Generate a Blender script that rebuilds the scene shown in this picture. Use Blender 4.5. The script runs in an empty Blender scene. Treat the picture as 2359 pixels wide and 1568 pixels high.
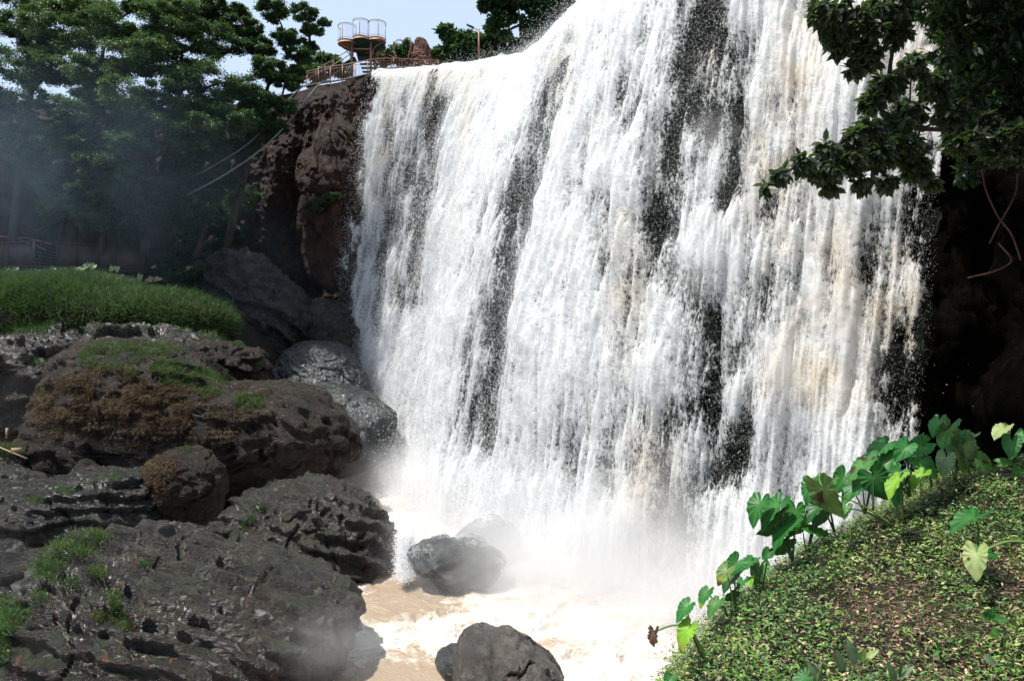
import bpy, bmesh, math, random
import numpy as np
from mathutils import Vector

S = bpy.context.scene
COL = S.collection
R = math.radians
rng = np.random.default_rng(7)
random.seed(7)

# ------------------------------------------------------------------ camera, sky, sun, exposure
FPX, CX, CY = 1705.0, 1179.5, 784.0          # measured on a 2359 px wide view of the photograph
PITCH = math.atan(45.0 / FPX)
cam = bpy.data.cameras.new('camera')
cam.sensor_width = 36.0
cam.lens = 36.0 * FPX / 2359.0
cam.clip_start = 0.1
cam.clip_end = 3000
camo = bpy.data.objects.new('camera', cam)
camo.rotation_euler = (R(90) + PITCH, 0, 0)
COL.objects.link(camo)
S.camera = camo

TO_SUN = Vector((-0.36, -0.12, 0.92)).normalized()
SUN_EL = math.asin(TO_SUN.z)
SUN_AZ = math.atan2(TO_SUN.x, TO_SUN.y)      # measured from +Y towards +X
world = bpy.data.worlds.new('World')
S.world = world
world.use_nodes = True
wn = world.node_tree
sky = wn.nodes.new('ShaderNodeTexSky')
sky.sky_type = 'NISHITA'
sky.sun_disc = False
sky.sun_elevation = SUN_EL
sky.sun_rotation = SUN_AZ
sky.altitude = 800
sky.air_density = 1.0
sky.dust_density = 5.0
sky.ozone_density = 1.0
haze_mix = wn.nodes.new('ShaderNodeMix'); haze_mix.data_type = 'RGBA'
haze_mix.inputs[0].default_value = 0.6
haze_mix.inputs[7].default_value = (5.8, 7.0, 8.8, 1)
wn.links.new(sky.outputs[0], haze_mix.inputs[6])
wn.links.new(haze_mix.outputs[2], wn.nodes['Background'].inputs[0])
wn.nodes['Background'].inputs[1].default_value = 0.11
sl = bpy.data.lights.new('sun', 'SUN')
sl.energy = 4.8
sl.angle = R(0.53)
sl.color = (1.0, 0.955, 0.88)
so = bpy.data.objects.new('sun', sl)
so.rotation_euler = TO_SUN.to_track_quat('Z', 'Y').to_euler()
so.location = (-20, 0, 60)
COL.objects.link(so)

S.view_settings.view_transform = 'Standard'
S.view_settings.look = 'None'
S.view_settings.exposure = 0.55
S.view_settings.gamma = 1.0
S.view_settings.use_curve_mapping = False
S.cycles.transparent_max_bounces = 16
S.cycles.max_bounces = 6
S.cycles.diffuse_bounces = 3
S.cycles.glossy_bounces = 2
S.cycles.transmission_bounces = 3
S.cycles.volume_bounces = 2
S.cycles.sample_clamp_indirect = 4.0
S.cycles.use_denoising = True


# ------------------------------------------------------------------ helpers
def W(X, Y, D):
    """world point seen at (X, Y) of the 2359 px view, D metres ahead of the eye"""
    a, b = (X - CX) / FPX, (CY - Y) / FPX
    c, s = math.cos(PITCH), math.sin(PITCH)
    dy, dz = c - b * s, s + b * c
    return np.array([a * D / dy, D, dz * D / dy])


def proj(P):
    c, s = math.cos(PITCH), math.sin(PITCH)
    f = P[:, 1] * c + P[:, 2] * s
    u = -P[:, 1] * s + P[:, 2] * c
    f = np.maximum(f, 0.01)
    return CX + FPX * P[:, 0] / f, CY - FPX * u / f


def _hash(ix, iy, iz, seed):
    h = (ix.astype(np.uint32) * np.uint32(374761393) + iy.astype(np.uint32) * np.uint32(668265263)
         + iz.astype(np.uint32) * np.uint32(2147483647) + np.uint32(seed * 974634777 & 0xffffffff))
    h = (h ^ (h >> np.uint32(13))) * np.uint32(1274126177)
    h = (h ^ (h >> np.uint32(16))) * np.uint32(2246822519)
    return (h ^ (h >> np.uint32(15)))


def gn(P, seed=0):
    """gradient noise, about -1..1"""
    Pf = np.floor(P)
    I = Pf.astype(np.int64).astype(np.int64)
    f = (P - Pf).astype(np.float32)
    w = f * f * f * (f * (f * 6 - 15) + 10)
    out = 0
    for dx in (0, 1):
        wx = w[:, 0] if dx else 1 - w[:, 0]
        for dy in (0, 1):
            wy = w[:, 1] if dy else 1 - w[:, 1]
            for dz in (0, 1):
                wz = w[:, 2] if dz else 1 - w[:, 2]
                h = _hash(I[:, 0] + dx, I[:, 1] + dy, I[:, 2] + dz, seed)
                gx = (h & np.uint32(1023)).astype(np.float32) / 511.5 - 1
                gy = ((h >> np.uint32(10)) & np.uint32(1023)).astype(np.float32) / 511.5 - 1
                gz = ((h >> np.uint32(20)) & np.uint32(1023)).astype(np.float32) / 511.5 - 1
                out = out + wx * wy * wz * (gx * (f[:, 0] - dx) + gy * (f[:, 1] - dy) + gz * (f[:, 2] - dz))
    return out * 1.3


def fbm(P, oct=4, seed=0, gain=0.5, lac=2.03):
    o, a = 0, 1.0
    for k in range(oct):
        o = o + a * gn(P * lac ** k + 17.3 * k, seed + k)
        a *= gain
    return o


def ridge(P, oct=4, seed=0, gain=0.5):
    o, a = 0, 1.0
    for k in range(oct):
        o = o + a * np.maximum(0.5 - np.abs(gn(P * 2.03 ** k + 9.1 * k, seed + k)) * 1.6, -0.25)
        a *= gain
    return o


def sstep(a, b, x):
    t = np.clip((x - a) / (b - a), 0, 1)
    return t * t * (3 - 2 * t)


def tag(o, label=None, cat=None, group=None, kind=None):
    if label: o['label'] = label
    if cat: o['category'] = cat
    if group: o['group'] = group
    if kind: o['kind'] = kind
    return o


def mesh(name, V, F, mat, parent=None, cols=None, attrs=None, smooth=False):
    """F: (n,3) or (n,4) array, or a list of such arrays"""
    Fs = F if isinstance(F, list) and hasattr(F[0], "shape") else [np.array(F)]
    Fs = [np.asarray(f, dtype=np.int32) for f in Fs if len(f)]
    me = bpy.data.meshes.new(name)
    V = np.asarray(V, dtype=np.float32)
    me.vertices.add(len(V))
    me.vertices.foreach_set('co', V.ravel())
    nl = sum(f.size for f in Fs)
    npoly = sum(len(f) for f in Fs)
    me.loops.add(nl)
    me.polygons.add(npoly)
    me.loops.foreach_set('vertex_index', np.concatenate([f.ravel() for f in Fs]))
    tot = np.concatenate([np.full(len(f), f.shape[1], dtype=np.int32) for f in Fs])
    st = np.concatenate([[0], np.cumsum(tot)[:-1]]).astype(np.int32)
    me.polygons.foreach_set('loop_start', st)
    me.polygons.foreach_set('loop_total', tot)
    if smooth:
        me.polygons.foreach_set('use_smooth', np.ones(npoly, dtype=bool))
    me.update(calc_edges=True)
    if cols is not None:
        a = me.color_attributes.new('tint', 'FLOAT_COLOR', 'POINT')
        c = np.ones((len(V), 4), dtype=np.float32)
        c[:, :3] = cols
        a.data.foreach_set('color', c.ravel())
    for k, v in (attrs or {}).items():
        v = np.asarray(v, dtype=np.float32)
        if v.ndim == 2:
            a = me.attributes.new(k, 'FLOAT_VECTOR', 'POINT')
            a.data.foreach_set('vector', v.ravel())
        else:
            a = me.attributes.new(k, 'FLOAT', 'POINT')
            a.data.foreach_set('value', v)
    if mat is not None:
        me.materials.append(mat)
    o = bpy.data.objects.new(name, me)
    COL.objects.link(o)
    if parent is not None:
        o.parent = parent
        o.matrix_parent_inverse = parent.matrix_world.inverted()
    return o


def empty(name, loc, label, cat, group=None):
    o = bpy.data.objects.new(name, None)
    o.empty_display_size = 0.3
    COL.objects.link(o)
    o.location = tuple(float(v) for v in loc)
    bpy.context.view_layer.update()
    return tag(o, label, cat, group)


class MB:
    """collects shapes for ONE mesh"""
    def __init__(s):
        s.V, s.Q, s.T, s.C, s.n = [], [], [], [], 0

    def add(s, V, Q=None, T=None, C=None):
        V = np.asarray(V, dtype=np.float64)
        if Q is not None and len(Q): s.Q.append(np.asarray(Q) + s.n)
        if T is not None and len(T): s.T.append(np.asarray(T) + s.n)
        s.V.append(V)
        if C is not None:
            s.C.append(np.broadcast_to(np.asarray(C, dtype=np.float64), (len(V), 3)))
        s.n += len(V)
        return s

    def box(s, c, size, rot=0.0):
        x, y, z = [v / 2 for v in size]
        v = np.array([(a, b, d) for a in (-x, x) for b in (-y, y) for d in (-z, z)])
        cr, sr = math.cos(rot), math.sin(rot)
        v = np.stack([v[:, 0] * cr - v[:, 1] * sr, v[:, 0] * sr + v[:, 1] * cr, v[:, 2]], 1) + np.asarray(c)
        return s.add(v, [(0, 1, 3, 2), (4, 6, 7, 5), (0, 4, 5, 1), (2, 3, 7, 6), (0, 2, 6, 4), (1, 5, 7, 3)])

    def tube(s, pts, rad, seg=6, C=None, cap=True):
        P = np.asarray(pts, dtype=np.float64)
        n = len(P)
        rad = np.broadcast_to(np.asarray(rad, dtype=np.float64), (n,))
        T = np.gradient(P, axis=0)
        T /= np.linalg.norm(T, axis=1)[:, None] + 1e-9
        ref = np.array([0.31, 0.22, 0.92]) if abs(T[0, 2]) < 0.8 else np.array([0.9, 0.3, 0.1])
        V = []
        u = ref
        for k in range(n):
            u = u - T[k] * np.dot(u, T[k])
            u = u / (np.linalg.norm(u) + 1e-9)
            w = np.cross(T[k], u)
            for j in range(seg):
                a = 2 * math.pi * j / seg
                V.append(P[k] + rad[k] * (math.cos(a) * u + math.sin(a) * w))
        Q = []
        for k in range(n - 1):
            for j in range(seg):
                j2 = (j + 1) % seg
                Q.append((k * seg + j, k * seg + j2, (k + 1) * seg + j2, (k + 1) * seg + j))
        T3 = []
        if cap:
            V.append(P[0]); V.append(P[-1])
            a, b = n * seg, n * seg + 1
            for j in range(seg):
                j2 = (j + 1) % seg
                T3.append((a, j2, j)); T3.append((b, (n - 1) * seg + j, (n - 1) * seg + j2))
        return s.add(V, Q, T3, C)

    def build(s, name, mat, parent=None, smooth=False, **kw):
        F = []
        if s.Q: F.append(np.concatenate(s.Q))
        if s.T: F.append(np.concatenate(s.T))
        return mesh(name, np.concatenate(s.V), F, mat, parent, cols=np.concatenate(s.C) if s.C else None, smooth=smooth, **kw)


def curve(pts, n=12):
    """Catmull-Rom through the points"""
    P = np.asarray(pts, dtype=np.float64)
    P = np.vstack([2 * P[0] - P[1], P, 2 * P[-1] - P[-2]])
    out = []
    for k in range(1, len(P) - 2):
        for t in np.linspace(0, 1, n, endpoint=False):
            a, b, c, d = P[k - 1], P[k], P[k + 1], P[k + 2]
            out.append(0.5 * ((2 * b) + (-a + c) * t + (2 * a - 5 * b + 4 * c - d) * t * t + (-a + 3 * b - 3 * c + d) * t ** 3))
    out.append(P[-2])
    return np.array(out)


# ------------------------------------------------------------------ materials
class NT:
    def __init__(s, name):
        s.m = bpy.data.materials.new(name)
        s.m.use_nodes = True
        s.t = s.m.node_tree
        s.p = s.t.nodes['Principled BSDF']
        s.out = s.t.nodes['Material Output']

    def n(s, typ, **kw):
        nd = s.t.nodes.new('ShaderNode' + typ)
        for k, v in kw.items(): setattr(nd, k, v)
        return nd

    def l(s, a, b): s.t.links.new(a, b)

    def noise(s, vec, scale, detail=4, rough=0.6, dist=0.0):
        nd = s.n('TexNoise'); nd.inputs['Scale'].default_value = scale
        nd.inputs['Detail'].default_value = detail; nd.inputs['Roughness'].default_value = rough
        nd.inputs['Distortion'].default_value = dist
        if vec is not None: s.l(vec, nd.inputs['Vector'])
        return nd.outputs['Fac']

    def ramp(s, fac, stops):
        nd = s.n('ValToRGB'); r = nd.color_ramp
        while len(r.elements) < len(stops): r.elements.new(0.5)
        for e, (p, c) in zip(r.elements, stops):
            e.position = p; e.color = (*c, 1) if len(c) == 3 else c
        s.l(fac, nd.inputs[0])
        return nd.outputs[0]

    def mapr(s, v, a, b, c=0.0, d=1.0):
        nd = s.n('MapRange'); s.l(v, nd.inputs[0])
        for i, x in zip((1, 2, 3, 4), (a, b, c, d)): nd.inputs[i].default_value = x
        return nd.outputs[0]

    def mix(s, fac, a, b):
        nd = s.n('Mix', data_type='RGBA')
        for sock, v in ((nd.inputs[0], fac), (nd.inputs[6], a), (nd.inputs[7], b)):
            if hasattr(v, 'links'): s.l(v, sock)
            elif isinstance(v, tuple): sock.default_value = (*v, 1)
            else: sock.default_value = v
        return nd.outputs[2]

    def math(s, op, a, b=0.0, c=None):
        nd = s.n('Math', operation=op)
        for i, v in enumerate((a, b, c)):
            if v is None: continue
            if hasattr(v, 'links'): s.l(v, nd.inputs[i])
            else: nd.inputs[i].default_value = v
        return nd.outputs[0]

    def pos(s): return s.n('NewGeometry').outputs['Position']

    def scale(s, vec, sc):
        nd = s.n('Mapping'); nd.inputs['Scale'].default_value = sc; s.l(vec, nd.inputs[0]); return nd.outputs[0]

    def bump(s, h, strength, dist):
        nd = s.n('Bump'); nd.inputs['Strength'].default_value = strength; nd.inputs['Distance'].default_value = dist
        s.l(h, nd.inputs['Height']); s.l(nd.outputs[0], s.p.inputs['Normal']); return nd.outputs[0]


def rock_mat(name, dark, mid, light, rough=(0.25, 0.6), moss=0.0, strata=(1, 1, 1), fine=6.0, bump=0.12, orange=0.0, spec=0.5):
    m = NT(name); p = m.pos()
    if 'rock' in name and 'cliff' not in name: dark, mid, light = [tuple(v * k for v in c) for c, k in ((dark, 0.4), (mid, 0.36), (light, 0.62))]
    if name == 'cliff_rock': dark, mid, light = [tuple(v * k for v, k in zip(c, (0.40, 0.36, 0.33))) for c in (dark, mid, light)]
    a = m.noise(p, 0.7, 6, 0.65, 0.4)
    b = m.noise(m.scale(p, strata), fine, 8, 0.7, 0.3)
    c = m.noise(p, 2.3, 5, 0.6)
    f = m.math('ADD', m.math('MULTIPLY', a, 0.45), m.math('MULTIPLY', b, 0.55))
    col = m.ramp(f, [(0.36, dark), (0.5, mid), (0.64, light)])
    if orange:
        o = m.mapr(m.noise(p, 5.0, 4, 0.6, 0.6), 0.62, 0.68)
        col = m.mix(m.math('MULTIPLY', o, orange), col, (0.20, 0.075, 0.03))
    if moss:
        nz = m.n('SeparateXYZ'); m.l(m.n('NewGeometry').outputs['Normal'], nz.inputs[0])
        k = m.math('MULTIPLY', m.mapr(m.math('ADD', m.math('MULTIPLY', nz.outputs[2], 0.5), m.math('MULTIPLY', c, 1.6)), 1.15, 1.4), moss)
        col = m.mix(k, col, (0.022, 0.034, 0.008))
    m.l(col, m.p.inputs['Base Color'])
    wet = 'wet' in name or 'soaked' in name or 'scalloped' in name
    m.l(m.mapr(c, 0.35, 0.65, rough[0] * (0.8 if wet else 1), rough[1] * (0.68 if wet else 0.9)), m.p.inputs['Roughness'])
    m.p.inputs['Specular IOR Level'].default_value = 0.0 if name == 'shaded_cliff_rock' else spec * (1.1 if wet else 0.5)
    h = m.math('ADD', m.math('MULTIPLY', b, 0.7), m.math('MULTIPLY', m.noise(p, 22, 4, 0.6), 0.35))
    m.bump(h, 1.0, bump * 1.8)
    return m.m


def leaf_mat(name, trans=0.35, rough=0.45, spec=0.4):
    m = NT(name)
    a = m.n('Attribute', attribute_name='tint')
    m.l(a.outputs['Color'], m.p.inputs['Base Color'])
    m.p.inputs['Roughness'].default_value = rough
    m.p.inputs['Specular IOR Level'].default_value = spec
    t = m.n('BsdfTranslucent')
    g = m.n('Gamma'); g.inputs[1].default_value = 0.85; m.l(a.outputs['Color'], g.inputs[0])
    m.l(m.mix(0.5, g.outputs[0], (0.10, 0.20, 0.01)), t.inputs['Color'])
    mx = m.n('MixShader'); mx.inputs[0].default_value = trans
    m.l(m.p.outputs[0], mx.inputs[1]); m.l(t.outputs[0], mx.inputs[2]); m.l(mx.outputs[0], m.out.inputs['Surface'])
    return m.m


def paint_mat(name, col, rough=0.5, metal=0.0, rust=0.0, rustcol=(0.10, 0.04, 0.02)):
    m = NT(name); p = m.pos()
    f = m.noise(p, 9, 5, 0.7)
    c = m.mix(m.math('MULTIPLY', m.mapr(f, 0.5, 0.62), rust), col, rustcol)
    c2 = m.mix(m.mapr(m.noise(p, 3, 3), 0.3, 0.7, 0.0, 0.35), c, tuple(v * 0.6 for v in col))
    m.l(c2, m.p.inputs['Base Color'])
    m.p.inputs['Roughness'].default_value = rough
    m.p.inputs['Metallic'].default_value = metal
    m.bump(f, 0.2, 0.01)
    return m.m


M_WETROCK = rock_mat('wet_black_rock', (0.0066, 0.0060, 0.0055), (0.0193, 0.0165, 0.0143), (0.0468, 0.0374, 0.0303), (0.22, 0.55), 0.35, (1, 1, 3), 5, 0.10, 0.35)
M_NEARROCK = rock_mat('scalloped_rock', (0.0077, 0.0072, 0.0066), (0.0330, 0.0240, 0.0165), (0.0633, 0.0484, 0.0374), (0.2, 0.55), 0.55, (1, 1, 2.5), 5, 0.09, 0.6)
M_BROWNROCK = rock_mat('brown_boulder_rock', (0.0121, 0.0088, 0.0066), (0.0358, 0.0248, 0.0182), (0.0880, 0.0605, 0.0440), (0.3, 0.7), 0.25, (1, 1, 2.5), 5, 0.10, 0.5)
M_WASHED = rock_mat('washed_rock_soaked', (0.04, 0.036, 0.032), (0.115, 0.10, 0.082), (0.17, 0.15, 0.125), (0.2, 0.5), 0.1, (1, 1, 1.5), 5, 0.06, 0.3)
M_GREYROCK = rock_mat('soaked_grey_rock', (0.018, 0.021, 0.022), (0.042, 0.050, 0.052), (0.08, 0.09, 0.088), (0.12, 0.35), 0.15, (1, 1, 1), 4, 0.07, 0.0, 0.6)
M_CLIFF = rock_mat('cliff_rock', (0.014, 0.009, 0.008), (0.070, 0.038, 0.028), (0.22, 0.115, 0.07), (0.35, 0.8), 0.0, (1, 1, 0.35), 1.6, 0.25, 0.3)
M_DARKCLIFF = rock_mat('shaded_cliff_rock', (0.0015, 0.0015, 0.0015), (0.004, 0.0035, 0.003), (0.010, 0.008, 0.006), (0.6, 0.9), 0.0, (1, 1, 0.4), 2.0, 0.2, 0.0, 0.1)  # near-black stands for canopy shade, put into the rock colour
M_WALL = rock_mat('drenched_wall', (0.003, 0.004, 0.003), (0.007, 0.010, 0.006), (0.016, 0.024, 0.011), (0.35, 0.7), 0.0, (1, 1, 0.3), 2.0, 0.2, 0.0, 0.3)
M_EARTH = rock_mat('earth', (0.0066, 0.0050, 0.0033), (0.0165, 0.0121, 0.0077), (0.0385, 0.0275, 0.0165), (0.7, 0.95), 0.4, (1, 1, 1), 4, 0.1)
M_RED = rock_mat('red_laterite', (0.05, 0.022, 0.014), (0.12, 0.055, 0.035), (0.24, 0.12, 0.08), (0.6, 0.9), 0.0, (1, 1, 1), 3.5, 0.2)
M_BARK = rock_mat('bark', (0.010, 0.008, 0.006), (0.022, 0.018, 0.014), (0.05, 0.042, 0.034), (0.7, 0.95), 0.0, (1, 1, 0.2), 10, 0.03)
M_LEAF = leaf_mat('tree_leaf', 0.35)
M_GRASS = leaf_mat('grass_blade', 0.3, 0.6)
M_DRY = leaf_mat('dry_grass_blade', 0.12, 0.9, 0.1)
M_GLOSSLEAF = leaf_mat('glossy_leaf', 0.25, 0.42, 0.25)
M_STEM = leaf_mat('green_stalk', 0.0, 0.45)
M_COPPER = paint_mat('brown_painted_steel', (0.23, 0.10, 0.065), 0.5, 0.0, 0.5)
M_DECKRIM = paint_mat('orange_painted_rim', (0.42, 0.20, 0.12), 0.6, 0.0, 0.3)
M_GREENMETAL = paint_mat('dark_green_steel', (0.012, 0.045, 0.035), 0.5, 0.0, 0.2)
M_RUST = paint_mat('rusty_steel', (0.045, 0.026, 0.02), 0.7, 0.2, 0.8)
M_DARKSTEEL = paint_mat('dark_steel', (0.02, 0.02, 0.022), 0.5, 0.3, 0.1)
M_PIPE = paint_mat('grey_pipe', (0.085, 0.09, 0.085), 0.5, 0.0, 0.2)
M_CONC = paint_mat('concrete_kerb', (0.18, 0.16, 0.14), 0.85, 0.0, 0.2)
M_WOOD = paint_mat('weathered_board', (0.30, 0.22, 0.13), 0.8, 0.0, 0.3)

PALETTES = {
    'forest': [(0.018, 0.050, 0.020), (0.028, 0.072, 0.024), (0.012, 0.036, 0.016), (0.042, 0.090, 0.028)],
    'bright': [(0.035, 0.085, 0.026), (0.055, 0.105, 0.032), (0.025, 0.062, 0.024), (0.075, 0.12, 0.04)],
    'dark': [(0.010, 0.028, 0.012), (0.016, 0.042, 0.016), (0.007, 0.020, 0.009)],
    'grey': [(0.030, 0.040, 0.028), (0.018, 0.028, 0.016), (0.055, 0.066, 0.048), (0.025, 0.045, 0.015)],
    'grass': [(0.038, 0.095, 0.026), (0.028, 0.072, 0.024), (0.070, 0.120, 0.032), (0.050, 0.105, 0.028)],
    'dry': [(0.140, 0.092, 0.062), (0.10, 0.062, 0.043), (0.20, 0.14, 0.088), (0.05, 0.032, 0.023)],
    'bank': [(0.11, 0.19, 0.03), (0.14, 0.18, 0.06), (0.20, 0.20, 0.11), (0.06, 0.15, 0.02), (0.15, 0.21, 0.06)],
}


def colours(pal, n, var=0.25):
    P = np.array(PALETTES[pal])
    c = P[rng.integers(0, len(P), n)] * (1 + var * rng.uniform(-1, 1, (n, 1)))
    return c


def unit(v): return v / (np.linalg.norm(v, axis=-1, keepdims=True) + 1e-9)


def leaves(P, ax, nm, L, Wd, col, hexa=False, curl=0.0):
    """P base points, ax axis, nm normal: one leaf per point -> V, Q, T, C"""
    n = len(P)
    ax = unit(ax)
    sd = unit(np.cross(ax, nm))
    nm = unit(np.cross(sd, ax))
    L = np.broadcast_to(L, (n,))[:, None]; Wd = np.broadcast_to(Wd, (n,))[:, None]
    if not hexa:
        V = np.stack([P, P + ax * L * 0.5 + sd * Wd / 2, P + ax * L - nm * L * curl, P + ax * L * 0.5 - sd * Wd / 2], 1)
        Q = np.arange(n * 4).reshape(n, 4)
        return V.reshape(-1, 3), Q, None, np.repeat(col, 4, axis=0)
    f = 0.12
    V = np.stack([P, P + ax * L * .3 + sd * Wd * .42 + nm * Wd * f, P + ax * L * .65 + sd * Wd * .4 + nm * (Wd * f - L * curl * .4),
                  P + ax * L - nm * L * curl, P + ax * L * .65 - sd * Wd * .4 + nm * (Wd * f - L * curl * .4),
                  P + ax * L * .3 - sd * Wd * .42 + nm * Wd * f, P + ax * L * .3, P + ax * L * .65 - nm * L * curl * .4], 1)
    b = (np.arange(n) * 8)[:, None]
    T = np.concatenate([b + np.array([0, 1, 6]), b + np.array([0, 6, 5]), b + np.array([2, 3, 7]), b + np.array([3, 4, 7])])
    Q = np.concatenate([b + np.array([1, 2, 7, 6]), b + np.array([6, 7, 4, 5])])
    return V.reshape(-1, 3), Q, T, np.repeat(col, 8, axis=0)


def blades(P, N, H, wd, col, lean=0.5, flow=None):
    n = len(P)
    d = unit(N + lean * rng.normal(size=(n, 3)))
    if flow is not None: d = unit(d + np.asarray(flow))
    s = unit(np.cross(d, rng.normal(size=(n, 3))))
    H = np.broadcast_to(H, (n,))[:, None]
    bend = unit(rng.normal(size=(n, 3)) + np.array([0, 0, -0.6]))
    mid = P + d * H * 0.6
    tip = P + d * H + bend * H * 0.35
    V = np.stack([P - s * wd / 2, P + s * wd / 2, mid + s * wd / 2.6, mid - s * wd / 2.6, tip], 1)
    b = (np.arange(n) * 5)[:, None]
    return V.reshape(-1, 3), b + np.array([0, 1, 2, 3]), b + np.array([3, 2, 4]), np.repeat(col, 5, axis=0)


# ------------------------------------------------------------------ trees
def crown_points(centre, rad, n, nsub, subr=1.0):
    """leaves gathered in sub clumps through an ellipsoid"""
    sub = unit(rng.normal(size=(nsub, 3))) * (rng.uniform(0.25, 1.0, (nsub, 1)) ** 0.6) * rad + centre
    w = rng.uniform(0.4, 1.6, nsub); w /= w.sum()
    k = rng.choice(nsub, n, p=w)
    sr = subr * rng.uniform(0.13, 0.34, nsub)[k][:, None] * np.mean(rad)
    off = rng.normal(size=(n, 3)) * np.array([1, 1, 0.5]) * 0.55
    return sub[k] + off * sr, sub, k


def tree(name, label, base, clumps, nleaf, leafL, pal, trunk_r=0.3, group=None, cat='tree', fork=0.5, flat=0.6, mat=None, via=None, hexa=False, nsub=30, lean=0.0, subr=1.0, wide=0.5):
    base = np.asarray(base, dtype=float)
    root = empty(name, base, label, cat, group)
    C = [W(c[0], c[1], c[2]) for c in clumps]
    Rr = [c[3] * c[2] / FPX for c in clumps]
    mean = np.mean(C, axis=0)
    top = base + (mean - base) * 0.85
    mid = base + (top - base) * 0.5 + np.array([rng.uniform(-.4, .4), rng.uniform(-.4, .4), 0.3])
    tr = curve([base - np.array([0, 0, 0.4]), mid, top] if via is None else [base - np.array([0, 0, 0.4])] + list(via) + [top], 10)
    tb = MB()
    nt = len(tr)
    trunk_r *= 0.6
    tb.tube(tr, np.linspace(trunk_r * 1.15, trunk_r * 0.45, nt), 9)
    cr = MB()
    tot = sum(r ** 2 for r in Rr)
    # each clump hangs on the nearest limb already grown
    todo = list(range(len(C))); nodes = [(tr[int(j)], -1) for j in np.linspace(int(fork * nt), nt - 1, 4)]
    links, par, where = {}, {}, {}
    while todo:
        best = min(((np.linalg.norm(C[i] - p) + 0.25 * np.linalg.norm(p - tr[-1]), i, q) for i in todo for q, (p, _) in enumerate(nodes)), key=lambda v: v[0])
        _, i, q = best
        par[i] = nodes[q][1]; where[i] = nodes[q][0]; todo.remove(i); nodes.append((C[i], i))
    load = {i: 1 for i in range(len(C))}
    for i in range(len(C)):
        j = par[i]
        while j != -1: load[j] += 1; j = par[j]
    for i, (c, r) in enumerate(zip(C, Rr)):
        s = where[i]; dv = c - s; ln = np.linalg.norm(dv)
        ctl = s + dv * 0.5 + np.array([0, 0, 0.10 * np.linalg.norm(dv[:2])]) + rng.normal(size=3) * 0.06 * ln
        lp = curve([s, ctl, c], 7)
        lr = trunk_r * 0.8 * math.sqrt(load[i] / len(C)) + trunk_r * 0.05
        tb.tube(lp, np.linspace(lr, lr * 0.62, len(lp)), 6)
        lr = min(lr, trunk_r * 0.3)
        rad = np.array([r, r, r * flat])
        n = int(nleaf * r ** 2 / tot)
        P, sub, kk = crown_points(c, rad, n, nsub, subr)
        for q in sub:
            j = rng.integers(len(lp) // 2, len(lp))
            e = lp[j]
            tw = curve([e, (e + q) / 2 + np.array([0, 0, 0.08 * r]), q], 3)
            tb.tube(tw, np.linspace(lr * 0.22, lr * 0.07, len(tw)), 4)
        out = unit(P - c)
        ax = unit(out * 0.6 + rng.normal(size=(n, 3)) * (0.55 if subr < 1 else 0.7) + np.array([0, 0, -0.9 if subr < 1 else -0.35]))
        nm = unit(np.array([0, 0, 1.0]) + rng.normal(size=(n, 3)) * 0.6)
        cl = colours(pal, n, 0.25) * (0.7 + 0.6 * rng.uniform(size=nsub)[kk])[:, None]
        L = leafL * rng.uniform(0.6, 1.3, n)
        cr.add(*leaves(P, ax, nm, L, L * wide, cl, hexa, 0.12))
    tb.build('trunk', M_BARK, root, smooth=True)
    cr.build('crown', mat or M_LEAF, root)
    return root


# ------------------------------------------------------------------ rocks
_ico = {}


def ico(level):
    if level not in _ico:
        bm = bmesh.new()
        bmesh.ops.create_icosphere(bm, subdivisions=level, radius=1.0)
        V = np.array([v.co[:] for v in bm.verts]); F = np.array([[v.index for v in f.verts] for f in bm.faces])
        bm.free()
        _ico[level] = (V, F)
    return _ico[level]


def vnormals(V, F):
    n = np.zeros_like(V)
    a, b, c = V[F[:, 0]], V[F[:, 1]], V[F[:, 2]]
    f = np.cross(b - a, c - a)
    for k in range(3):
        for j in range(3):
            n[:, j] += np.bincount(F[:, k], weights=f[:, j], minlength=len(V))
    return unit(n)


ROCKS = {}


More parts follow.
